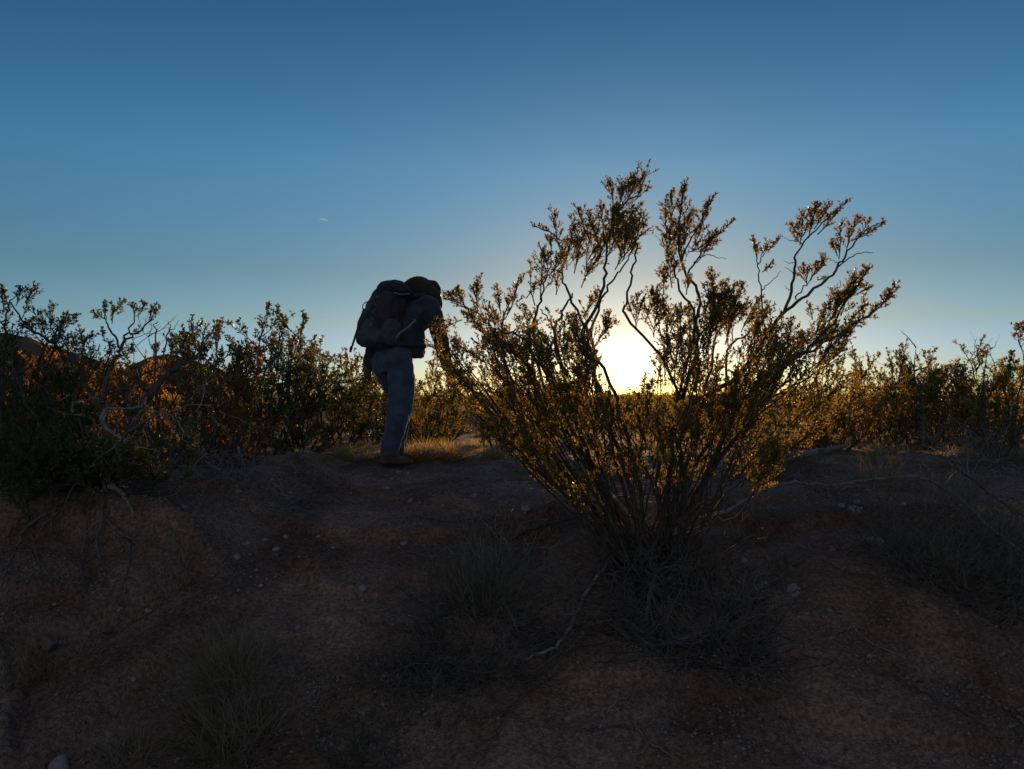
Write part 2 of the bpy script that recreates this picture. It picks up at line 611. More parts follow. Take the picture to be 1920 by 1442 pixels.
def big_bush():
    r = random.Random(4)
    root = ground_at(1235, 1075)
    by = root.y
    o = empty('creosote_bush', root, 'tall open creosote bush with the sun shining through it, reaching high above the horizon', 'bush')
    T, TT, LV = Tubes(), Tubes(), Leaves()

    def stem(pts, dz, r0, r1, base=True, d0=0.0, sub=4, jit=0.006):
        n = len(pts)
        P = [at(x, y, by + d0 + (dz - d0) * (i + 1) / n) for i, (x, y) in enumerate(pts)]
        if base:
            P = [root + Vector((r.uniform(-0.16, 0.16), r.uniform(-0.12, 0.12), -0.05))] + [p + Vector((r.gauss(0, .03), r.gauss(0, .03), r.gauss(0, .02))) for p in P[:2]] + P[2:]
        S = smooth_path(P, sub, jit, r)
        T.tube(S, taper(len(S), r0, r1), 6)
        return S

    def sp(a, b, w, n, dz, dens=215, L=0.0130, **k):
        p = at(a[0], a[1], by + dz)
        q = at(b[0], b[1], by + dz + r.uniform(-0.08, 0.08))
        spray(TT, LV, p, q, w * 1.12, int(n * 1.2), r, L, dens, **k)
    c3, c4 = crop3, crop4
    # stems read off the photograph, each with its own depth
    S = {}
    S['A'] = stem([(1185, 900), (1130, 760), c3(905, 1080), c3(875, 985), c3(930, 880), c3(985, 750), c3(1010, 640), c3(1012, 500), c3(1030, 400), c3(1090, 260), c3(1190, 200), c3(1235, 90)], 0.25, 0.013, 0.003)
    S['B'] = stem([(1215, 900), (1150, 740), c3(930, 1050), c3(960, 880), c3(1000, 760), c3(1060, 660), c3(1110, 590), c3(1180, 470)], 0.05, 0.011, 0.003)
    S['C'] = stem([(1235, 900), (1245, 760), (1225, 650), c3(1125, 880), c3(1125, 820), c3(1135, 700), c3(1165, 560), c3(1180, 430)], -0.2, 0.008, 0.004)
    S['D'] = stem([(1170, 900), (1120, 740), c3(900, 1000), c3(880, 905), c3(810, 770), c3(770, 650), c3(765, 500), c3(720, 420), c3(600, 370)], 0.3, 0.011, 0.002)
    S['D2'] = stem([(1160, 920), (1095, 780), c3(720, 1000), c3(740, 910), c3(780, 830), c3(820, 750)], 0.1, 0.013, 0.004)
    S['E'] = stem([(1150, 920), (1080, 790), c3(690, 1190), c3(722, 980), c3(690, 900), c3(640, 840)], 0.5, 0.010, 0.003)
    S['F'] = stem([(1145, 930), (1060, 800), c3(590, 1060), c3(600, 930), c3(640, 800), c3(660, 700), c3(700, 600)], -0.25, 0.010, 0.003)
    S['G'] = stem([(1120, 960), (1030, 850), c3(620, 1330), c3(590, 1100), c3(560, 1010), c3(480, 980), c3(350, 930), c3(280, 860), c3(130, 800)], 0.2, 0.011, 0.002)
    S['H'] = stem([(1110, 960), (1000, 850), c3(460, 1250), c3(430, 1000), c3(432, 900), c3(470, 800), c3(515, 700)], 0.0, 0.010, 0.002)
    S['I'] = stem([(1260, 900), (1290, 760), c4(200, 960), c4(198, 800), c4(205, 640), c4(150, 530), c4(108, 440), c4(98, 250), c4(130, 40)], 0.1, 0.013, 0.003)
    S['I2'] = stem([(1255, 900), (1260, 760), c4(190, 800), c4(100, 620), c4(70, 500), c4(80, 400)], -0.15, 0.010, 0.003)
    S['K'] = stem([(1290, 920), c4(150, 1330), c4(400, 1120), c4(530, 970), c4(600, 850), c4(690, 742), c4(790, 660), c4(920, 560), c4(1000, 470), c4(1070, 370), c4(1160, 270), c4(1262, 228)], 0.15, 0.016, 0.002, jit=0.004)
    S['K1'] = stem([c4(690, 742), c4(740, 580), c4(750, 470), c4(770, 390), c4(850, 290), c4(930, 210), c4(1040, 115)], 0.2, 0.008, 0.002, False, 0.1, jit=0.003)
    S['K2'] = stem([c4(760, 665), c4(790, 610), c4(840, 560), c4(920, 440)], 0.2, 0.004, 0.0015, False, 0.1)
    S['K3'] = stem([c4(985, 490), c4(1060, 430), c4(1130, 402), c4(1192, 402)], 0.15, 0.004, 0.0015, False, 0.15, jit=0.002)
    S['L'] = stem([c4(590, 855), c4(568, 760), c4(560, 620), c4(548, 500), c4(535, 430), c4(520, 340)], 0.0, 0.005, 0.0015, False, 0.12, jit=0.003)
    S['L2'] = stem([c4(540, 470), c4(590, 400), c4(670, 320)], 0.0, 0.003, 0.001, False, 0.0)
    S['L3'] = stem([c4(565, 615), c4(620, 560), c4(675, 505)], 0.0, 0.003, 0.001, False, 0.0, jit=0.003)
    S['M'] = stem([(1310, 930), (1370, 790), c4(560, 1130), c4(720, 1000), c4(870, 900), c4(960, 800), c4(1080, 620), c4(1170, 485)], -0.25, 0.013, 0.003)
    S['N'] = stem([(1320, 930), (1400, 780), c4(700, 1060), c4(850, 950), c4(980, 875), c4(1110, 790), c4(1230, 700), c4(1312, 590)], 0.0, 0.012, 0.002)
    S['O'] = stem([(1330, 950), (1400, 820), c4(600, 1230), c4(850, 1090), c4(1040, 960)], 0.3, 0.010, 0.002)
    S['P'] = stem([(1270, 900), (1320, 760), c4(300, 900), c4(310, 760), c4(290, 600)], -0.3, 0.010, 0.002)
    S['P2'] = stem([(1280, 900), (1340, 760), c4(380, 960), c4(480, 850), c4(560, 760), c4(600, 720)], 0.4, 0.010, 0.002)
    S['J'] = stem([c4(115, 450), c4(160, 340), c4(210, 250), c4(255, 170), c4(297, 90)], 0.05, 0.005, 0.0015, False, 0.1)
    S['J2'] = stem([c4(150, 520), c4(220, 410), c4(300, 310), c4(405, 225)], 0.2, 0.005, 0.0015, False, 0.1)
    S['J3'] = stem([c4(180, 460), c4(250, 412), c4(310, 425), c4(368, 437)], 0.1, 0.003, 0.001, False, 0.1, jit=0.002)
    # bare twiglets
    for a, b in ((c4(745, 455), c4(688, 447)), (c4(745, 530), c4(695, 485)), (c4(722, 615), c4(698, 585)), (c4(765, 340), c4(682, 310)),
                 (c4(715, 860), c4(758, 830)), (c4(715, 860), c4(732, 730)), (c4(990, 460), c4(945, 450)), (c4(880, 600), c4(940, 520))):
        p, q = at(*a, by + .12), at(*b, by + .1)
        TT.tube(smooth_path([p, p.lerp(q, .5) + rand_unit(r) * .01, q], 3, 0.002, r), taper(7, .0022, .0008), 4)
    # leafy sprays: (start, end, side twig length in metres, how many, depth)
    for a, b, w, n, d in (
        (c3(960, 600), c3(1010, 430), .13, 18, .2), (c3(1090, 520), c3(1150, 400), .12, 16, .1), (c3(830, 520), c3(860, 400), .10, 12, .3), (c3(1020, 400), c3(1060, 300), .11, 12, .25), (c3(700, 700), c3(740, 560), .08, 10, .1), (c3(680, 600), c3(660, 540), .07, 8, -.2),
        (c3(1060, 300), c3(1240, 80), .13, 22, .25), (c3(1050, 260), c3(1030, 130), .09, 12, .25), (c3(1090, 240), c3(1120, 125), .10, 14, .25),
        (c3(1120, 250), c3(1180, 130), .09, 12, .22), (c3(1170, 230), c3(1255, 150), .06, 8, .25),
        (c3(1010, 480), c3(1090, 300), .13, 22, .22), (c3(1040, 480), c3(1170, 270), .12, 18, .2), (c3(1010, 560), c3(1080, 400), .13, 18, .2),
        (c3(1000, 420), c3(985, 265), .08, 12, .25), (c3(980, 520), c3(900, 300), .10, 18, .3), (c3(930, 480), c3(850, 280), .08, 14, .3),
        (c3(1100, 570), c3(1190, 370), .12, 18, .05), (c3(1060, 620), c3(1130, 430), .12, 16, .05), (c3(1150, 520), c3(1200, 350), .11, 14, -.15),
        (c3(765, 540), c3(720, 300), .09, 16, .3), (c3(720, 420), c3(595, 370), .045, 9, .3), (c3(770, 600), c3(830, 340), .10, 18, .3),
        (c3(830, 640), c3(870, 450), .11, 15, .3), (c3(900, 620), c3(930, 400), .10, 15, .2), (c3(870, 720), c3(960, 560), .12, 14, .2),
        (c3(700, 520), c3(690, 430), .07, 8, .3), (c3(790, 620), c3(790, 520), .09, 8, .3),
        (c3(640, 790), c3(650, 510), .08, 16, -.25), (c3(700, 640), c3(770, 540), .08, 10, -.2), (c3(610, 820), c3(585, 570), .05, 8, -.2),
        (c3(730, 760), c3(740, 620), .07, 9, .1), (c3(560, 780), c3(620, 690), .05, 6, -.2),
        (c3(260, 850), c3(100, 780), .08, 14, .2), (c3(220, 840), c3(170, 730), .08, 12, .2), (c3(290, 860), c3(290, 700), .10, 16, .2),
        (c3(200, 900), c3(100, 950), .06, 10, .2), (c3(330, 930), c3(230, 900), .09, 12, .2), (c3(390, 930), c3(330, 830), .07, 8, .1),
        (c3(440, 900), c3(520, 670), .08, 18, .0), (c3(420, 870), c3(400, 720), .06, 12, .0), (c3(430, 960), c3(380, 880), .07, 8, .0),
        (c3(500, 980), c3(560, 850), .08, 10, .2), (c3(570, 1000), c3(620, 850), .08, 8, .2), (c3(830, 1000), c3(830, 890), .09, 10, .1),
        (c3(880, 880), c3(960, 760), .10, 12, .2), (c3(1000, 980), c3(1010, 900), .08, 9, -.1), (c3(940, 1060), c3(1040, 920), .10, 10, -.1),
        (c3(1180, 960), c3(1190, 770), .11, 14, -.2), (c3(1230, 900), c3(1290, 760), .12, 14, -.2), (c3(1280, 1000), c3(1300, 850), .13, 14, -.2),
        (c4(70, 340), c4(60, 60), .09, 18, .1), (c4(100, 260), c4(135, 20), .08, 18, .1), (c4(40, 460), c4(20, 120), .10, 18, .0),
        (c4(100, 400), c4(160, 170), .12, 18, .1), (c4(120, 500), c4(100, 300), .13, 16, .1), (c4(20, 420), c4(90, 260), .11, 14, .0),
        (c4(170, 380), c4(255, 130), .09, 18, .05), (c4(230, 220), c4(297, 80), .04, 10, .05), (c4(200, 460), c4(300, 290), .08, 12, .2),
        (c4(250, 350), c4(400, 225), .05, 14, .2), (c4(150, 400), c4(240, 360), .10, 12, .2), (c4(270, 360), c4(320, 330), .05, 5, .2),
        (c4(60, 600), c4(60, 430), .12, 14, -.1), (c4(140, 640), c4(150, 560), .07, 8, -.1), (c4(10, 640), c4(20, 520), .09, 10, -.1),
        (c4(880, 300), c4(1045, 110), .055, 20, .2), (c4(830, 320), c4(870, 140), .085, 20, .2), (c4(780, 360), c4(800, 190), .075, 16, .2),
        (c4(860, 270), c4(940, 150), .09, 16, .2), (c4(780, 300), c4(730, 240), .055, 8, .2), (c4(800, 360), c4(740, 290), .05, 7, .2),
        (c4(1080, 330), c4(1262, 225), .05, 16, .15), (c4(1040, 400), c4(1110, 210), .075, 18, .15), (c4(1000, 440), c4(1010, 240), .06, 14, .15),
        (c4(990, 420), c4(960, 340), .05, 8, .15), (c4(1120, 300), c4(1180, 220), .05, 8, .15),
        (c4(840, 560), c4(920, 440), .07, 16, .2), (c4(820, 590), c4(800, 480), .07, 12, .2), (c4(880, 555), c4(920, 545), .03, 3, .2),
        (c4(540, 440), c4(520, 315), .045, 12, .0), (c4(560, 420), c4(600, 350), .05, 10, .0), (c4(600, 400), c4(672, 315), .035, 9, .0), (c4(570, 510), c4(630, 460), .04, 9, .0),
        (c4(930, 820), c4(1090, 600), .11, 26, -.25), (c4(1040, 680), c4(1172, 485), .065, 18, -.25), (c4(900, 850), c4(1000, 650), .10, 18, -.25),
        (c4(870, 860), c4(930, 700), .06, 12, -.2), (c4(850, 780), c4(830, 700), .045, 8, -.2), (c4(1010, 760), c4(1080, 520), .07, 12, -.25), (c4(1100, 640), c4(1175, 600), .05, 8, -.2),
        (c4(1000, 860), c4(1180, 760), .08, 20, .0), (c4(1150, 770), c4(1290, 640), .06, 16, .0), (c4(1230, 710), c4(1316, 585), .06, 16, .0), (c4(1050, 800), c4(1160, 690), .06, 10, .0),
        (c4(930, 960), c4(1060, 850), .11, 22, .1), (c4(880, 940), c4(980, 840), .11, 18, .1), (c4(800, 1000), c4(900, 860), .11, 18, .0), (c4(960, 1000), c4(1040, 930), .07, 10, .3),
        (c4(830, 1080), c4(980, 980), .10, 16, .2), (c4(700, 1060), c4(790, 890), .09, 16, .0), (c4(620, 1040), c4(660, 880), .09, 14, .1), (c4(560, 1080), c4(600, 950), .09, 12, .2), (c4(760, 960), c4(800, 880), .08, 10, .1),
        (c4(250, 720), c4(290, 530), .08, 16, -.3), (c4(290, 760), c4(350, 570), .08, 16, -.3), (c4(330, 780), c4(410, 580), .07, 14, -.2), (c4(310, 860), c4(420, 640), .12, 22, -.3),
        (c4(260, 860), c4(320, 680), .14, 22, -.3), (c4(360, 920), c4(430, 720), .12, 18, -.2), (c4(250, 960), c4(300, 790), .14, 20, -.3), (c4(450, 850), c4(540, 670), .09, 18, .4),
        (c4(500, 830), c4(610, 700), .07, 16, .4), (c4(430, 800), c4(480, 690), .08, 12, .4), (c4(200, 1010), c4(180, 880), .12, 14, .0), (c4(130, 1000), c4(120, 880), .11, 12, -.1),
        (c4(60, 1000), c4(40, 900), .11, 10, -.2), (c4(60, 820), c4(100, 740), .10, 10, -.2),
    ):
        sp(a, b, w, n, d)
    # the fan of low stems and foliage, thick about the foot of the bush
    n = 0
    while n < 300:
        th = r.uniform(-54, 58)
        dist = r.uniform(150, 520) ** 1.0
        x = 1232 + math.sin(R(th)) * dist * 1.0
        y = 1075 - math.cos(R(th)) * dist
        if y < 690 and abs(x - 1240) < 220 and r.random() < 0.6: continue
        if y < 640: continue
        if abs(x - 1178) < 58 and y < 765: continue
        if dist < 230 and r.random() < 0.75: continue
        if x < 1175 - (1050 - y) * 1.12 or x > 1290 + (1050 - y) * 1.08: continue
        n += 1
        d = r.uniform(-0.62, 0.45)
        p = at(x, y, by + d)
        if r.random() < 0.15:
            st = root + Vector((r.uniform(-.20, .20), r.uniform(-.14, .14), -.03))
            st.z = gz(st.x, st.y) - .03
            k1, k2, k3 = (st.lerp(p, f) + rand_unit(r) * .055 for f in (.28, .52, .76))
            S_ = smooth_path([st, k1 - Vector((0, 0, .03)), k2 - Vector((0, 0, .02)), k3, p], 3, 0.007, r)
            for q_ in S_[4::3]:
                d_ = ((p - st).normalized() + rand_unit(r) * .9).normalized() * r.uniform(.08, .2)
                TT.tube(smooth_path([q_, q_ + d_ * .5 + rand_unit(r) * .02, q_ + d_], 3, .004, r), taper(7, .0028, .001), 4)
            T.tube(S_, taper(len(S_), r.uniform(.004, .008), .002), 5)
        out = (p - root)
        out = (out.normalized() + Vector((0, 0, .25)) + rand_unit(r) * .35).normalized()
        spray(TT, LV, p - out * .05, p + out * r.uniform(.10, .20), r.uniform(.09, .15), r.randint(8, 13), r, 0.0138, 165)
    for i in range(44):
        if i % 3:
            x, y = r.uniform(1235, 1480), r.uniform(585, 745)
            if x > 1400 and y < 640: continue
        else:
            x, y = r.uniform(900, 1110), r.uniform(630, 765)
        p = at(x, y, by + r.uniform(-.5, .5))
        out = ((p - root).normalized() + Vector((0, 0, .3)) + rand_unit(r) * .35).normalized()
        spray(TT, LV, p - out * .06, p + out * r.uniform(.08, .16), r.uniform(.08, .12), r.randint(7, 11), r, 0.0140, 140)
    # the low left limbs that reach across the hiker's arm
    for a, b, w, m_, d in (((880, 700), (815, 610), .08, 16, -.1), ((860, 700), (805, 640), .07, 12, -.1), ((930, 690), (850, 640), .09, 16, .0),
                           ((900, 740), (830, 690), .09, 14, .0), ((960, 720), (880, 660), .10, 16, .1), ((980, 760), (900, 720), .10, 16, .2),
                           ((1000, 700), (930, 640), .10, 16, .1), ((870, 680), (850, 640), .07, 10, -.1), ((920, 640), (880, 590), .08, 12, .1), ((840, 660), (822, 600), .05, 8, -.1),
                           ((1040, 690), (1000, 640), .10, 14, -.1), ((1080, 720), (1060, 660), .10, 12, .2), ((960, 790), (900, 770), .10, 12, .2), ((850, 730), (810, 760), .06, 8, .0)):
        sp(a, b, w, m_, d)
        p = at(a[0], a[1], by + d)
        S_ = smooth_path([root + Vector((-.1, 0, 0)), root.lerp(p, .5) + Vector((-.05, 0, -.03)), p], 5, .004, r)
        T.tube(S_, taper(len(S_), .007, .003), 5)
    DD = Tubes()
    for i in range(60):
        p = root + Vector((r.gauss(0, .22), r.gauss(-.05, .16), 0))
        p.z = gz(p.x, p.y)
        d = Vector((r.gauss(0, .8), r.gauss(-.2, .6), r.uniform(.1, 1.2))).normalized()
        P = [p]
        for k in range(r.randint(4, 7)):
            d = (d + rand_unit(r) * .6).normalized()
            q = P[-1] + d * r.uniform(.03, .09)
            q.z = max(q.z, gz(q.x, q.y) + .004)
            P.append(q)
        DD.tube(smooth_path(P, 2), taper((len(P) - 1) * 2 + 1, r.uniform(.002, .006), .001), 4)
    DD.build('dead_twigs', M_ROOT, o)
    T.build('branches', M_BARK, o)
    TT.build('twigs', M_BARK, o)
    LV.build('leaves', M_LEAF, o, 9)
    return o


big_bush()


# ------------------------------------------------------------------ creosote bushes grown by rule
def grow(seed, H, W, nst, L, nspray=5, dens=70, lean=0.0, wspray=0.2, bare=0.30, rad=0.012):
    r = random.Random(seed)
    T, LV = Tubes(), Leaves()
    for i in range(nst):
        a = 2 * math.pi * (i + r.random()) / nst
        rho = math.sqrt(r.random())
        top = Vector((math.cos(a) * W * rho + lean * H, math.sin(a) * W * rho, H * r.uniform(0.68, 1.0) * (1 - 0.35 * rho * rho)))
        b = Vector((math.cos(a) * 0.07, math.sin(a) * 0.07, -0.05))
        m1 = b.lerp(top, 0.4) + Vector((math.cos(a) * W * 0.12, math.sin(a) * W * 0.12, -H * 0.03)) + rand_unit(r) * 0.05
        S = smooth_path([b, m1, b.lerp(top, 0.72) + rand_unit(r) * 0.05, top], 4, 0.006, r)
        T.tube(S, taper(len(S), rad * r.uniform(0.6, 1.1), 0.002), 5)
        for k in range(nspray):
            t = bare + (1 - bare) * (k + r.random()) / nspray
            q = S[min(len(S) - 1, int(t * (len(S) - 1)))]
            d = ((top - b).normalized() * 0.8 + rand_unit(r) * 0.85 + Vector((0, 0, 0.25))).normalized()
            l = H * r.uniform(0.14, 0.26)
            spray(T, LV, q, q + d * l, H * wspray * 0.55, r.randint(5, 8), r, L, dens, 0.004, sides=3)
        spray(T, LV, S[-3], S[-1] + (S[-1] - S[-3]).normalized() * H * 0.08, H * wspray * 0.5, 7, r, L, dens, 0.004, sides=3)
    return T.mesh('branches'), LV.mesh('leaves', np.random.default_rng(seed))


def place_bush(meshes, mats, loc, rz, s, label, group=None, name='creosote_bush', sz=1.0):
    o = empty(name, loc, label, 'bush', group)
    o.rotation_euler.z = rz
    o.scale = (s, s, s * sz)
    for nm, me, m in zip(('branches', 'leaves'), meshes, mats):
        c = bpy.data.objects.new(nm, me)
        if not me.materials:
            me.materials.append(m)
        COL.objects.link(c)
        c.parent = o
        c.material_slots[0].link = 'OBJECT'
        c.material_slots[0].material = m
    return o


VAR = [grow(s, 1.0, w, n, 0.023, 7, 120, ln, bare=.12) for s, w, n, ln in
       ((21, .62, 15, 0), (22, .75, 14, .1), (23, .5, 13, -.1), (24, .68, 17, .05), (25, .85, 16, 0), (26, .58, 12, .15))]
G_MID = 'creosote bushes standing on the flat above the bank'
# (pixel x, distance, pixel y of the top, width factor, variant, leaf material, label)
MID = [
    (485, 7.6, 572, 1.0, 0, 'd', 'dense dark green creosote bush left of the hiker, its rounded top against the sky'),
    (560, 8.6, 626, .9, 3, 'd', 'dark creosote bush between the dense rounded bush and the hiker'),
    (640, 10.5, 628, .9, 2, 'l', 'loose thin-leaved creosote bush just behind the hiker\'s backpack'),
    (395, 7.0, 618, .7, 1, 'r', 'orange sunlit creosote bush left of the dense rounded dark bush'),
    (330, 9.5, 668, 1.0, 4, 'r', 'glowing orange creosote bush behind the gnarled bare branches'),
    (230, 8.5, 662, .9, 5, 'r', 'orange lit creosote bush below the small hill notch'),
    (120, 8.0, 664, 1.0, 0, 'r', 'brown orange sunlit creosote bush in front of the dark hill'),
    (20, 7.5, 640, 1.0, 2, 'r', 'orange sunlit creosote bush at the left edge before the hill'),
    (450, 6.4, 745, .8, 3, 'r', 'low sunlit creosote bush at the foot of the dense rounded bush'),
    (772, 9.5, 682, .8, 4, 'd', 'low dark creosote bush behind the hiker\'s right arm'),
    (815, 10.5, 686, .7, 1, 'l', 'low creosote bush between the hiker and the tall bush'),
    (1012, 11.5, 698, .9, 3, 'l', 'low bush behind the left limbs of the tall creosote'),
    (945, 8.6, 742, 1.0, 2, 'l', 'low creosote bush close behind the left limbs of the tall bush'),
    (700, 12.0, 680, 1.2, 0, 'd', 'low dark bush seen behind the hiker\'s hanging left hand'),
    (1560, 9.0, 690, 1.0, 2, 'l', 'olive creosote bush behind the dark broken stump'),
    (1655, 10.5, 642, .8, 5, 'l', 'upright creosote bush with a narrow leafy top right of the tall bush'),
    (1610, 12.0, 690, 1.0, 1, 'r', 'golden backlit creosote bush behind the narrow-topped bush'),
    (1710, 9.5, 694, 1.0, 3, 'l', 'yellow green creosote bush around the bare dead stem'),
    (1765, 10.0, 670, 1.1, 0, 'l', 'backlit creosote bush just right of the bare dead stem'),
    (1830, 10.5, 650, 1.15, 4, 'l', 'broad olive creosote bush near the right edge'),
    (1905, 9.5, 622, 1.15, 1, 'l', 'tallest creosote bush of the right hand row, at the right edge'),
    (1870, 7.0, 735, 1.1, 2, 'd', 'low dark green bush at the right edge in front of the row'),
    (1480, 10.0, 700, 1.1, 4, 'l', 'low creosote bush behind the right limbs of the tall bush'),
    (1380, 13.0, 705, 1.2, 0, 'l', 'low bush on the horizon right of the setting sun'),
    (1075, 13.5, 706, 1.2, 5, 'l', 'low bush on the horizon left of the setting sun'),
]
MATS = {'d': M_LEAF_DARK, 'l': M_LEAF, 'r': M_LEAF_SUNLIT}
for px, Y, py, wf, v, mk, lab in MID:
    x = (px - CX) / F * Y
    z0 = gz(x, Y)
    H = EYE + (HY - py) / F * Y - z0
    s = H / 0.98 * (0.5 + 0.5 * wf)
    place_bush(VAR[v], (M_BARK, MATS[mk]), (x, Y, z0 - 0.02), rng.uniform(0, 6.28), s, lab, G_MID, sz=H / 0.98 / s)

# scattered scrub farther off: separate bushes, then one mass near the horizon
G_FAR = 'scattered scrub bushes out on the flat'
occ = [((p - CX) / F * Y, Y) for p, Y, *_ in MID]
n = 0
while n < 70:
    Y = rng.uniform(11, 38)
    px = rng.uniform(-150, 2070)
    x = (px - CX) / F * Y
    # line of low sunlight that falls on the hiker and the grass
    off = x - (-1.0 + (Y - 7) * math.tan(SUN_AZ))
    if abs(off) < 0.9 and Y < 26: continue
    if any(math.hypot(x - a, Y - b) < 0.8 for a, b in occ): continue
    if abs(px - 1178) < 90 and Y < 30: continue
    occ.append((x, Y))
    H = rng.uniform(0.34, 0.62) * (1.0 if Y < 22 else 1.25)
    side = 'left of the hiker' if px < 740 else ('between the hiker and the sun' if px < 1178 else ('right of the sun behind the tall bush' if px < 1560 else 'right of the tall bush'))
    place_bush(VAR[rng.randrange(6)], (M_BARK, MATS[rng.choice('llrd')]), (x, Y, gz(x, Y) - .02), rng.uniform(0, 6.28), H,
               'small distant scrub bush out on the flat, ' + side, G_FAR + ', ' + side, 'scrub_bush')
    n += 1


def far_scrub():
    LV = Leaves()
    r = random.Random(77)
    for i in range(2600):
        Y = 38 + 190 * r.random() ** 1.4
        x = r.uniform(-0.75, 0.75) * Y
        z = gz(x, Y)
        H = r.uniform(0.7, 1.2) + .4 * r.random() * min(1, (Y - 38) / 40)
        for k in range(12):
            p = Vector((x + r.gauss(0, .4), Y + r.gauss(0, .4), z + H * r.uniform(.1, .6)))
            LV.twig(p, p + Vector((r.gauss(0, .2), r.gauss(0, .2), H * .4)), 7, 0.16)
    o = LV.build('scrub', M_LEAF, None, 3)
    tag(o, 'continuous far-off desert scrub along the horizon', 'scrub', kind='stuff')


far_scrub()


# ------------------------------------------------------------------ near left: gnarled bush with dead limbs and bared roots
def c2(x, y): return (x / 3.0, 500 + y / 3.0)
def c7(x, y): return (x / 2.661, 900 + y / 2.661)


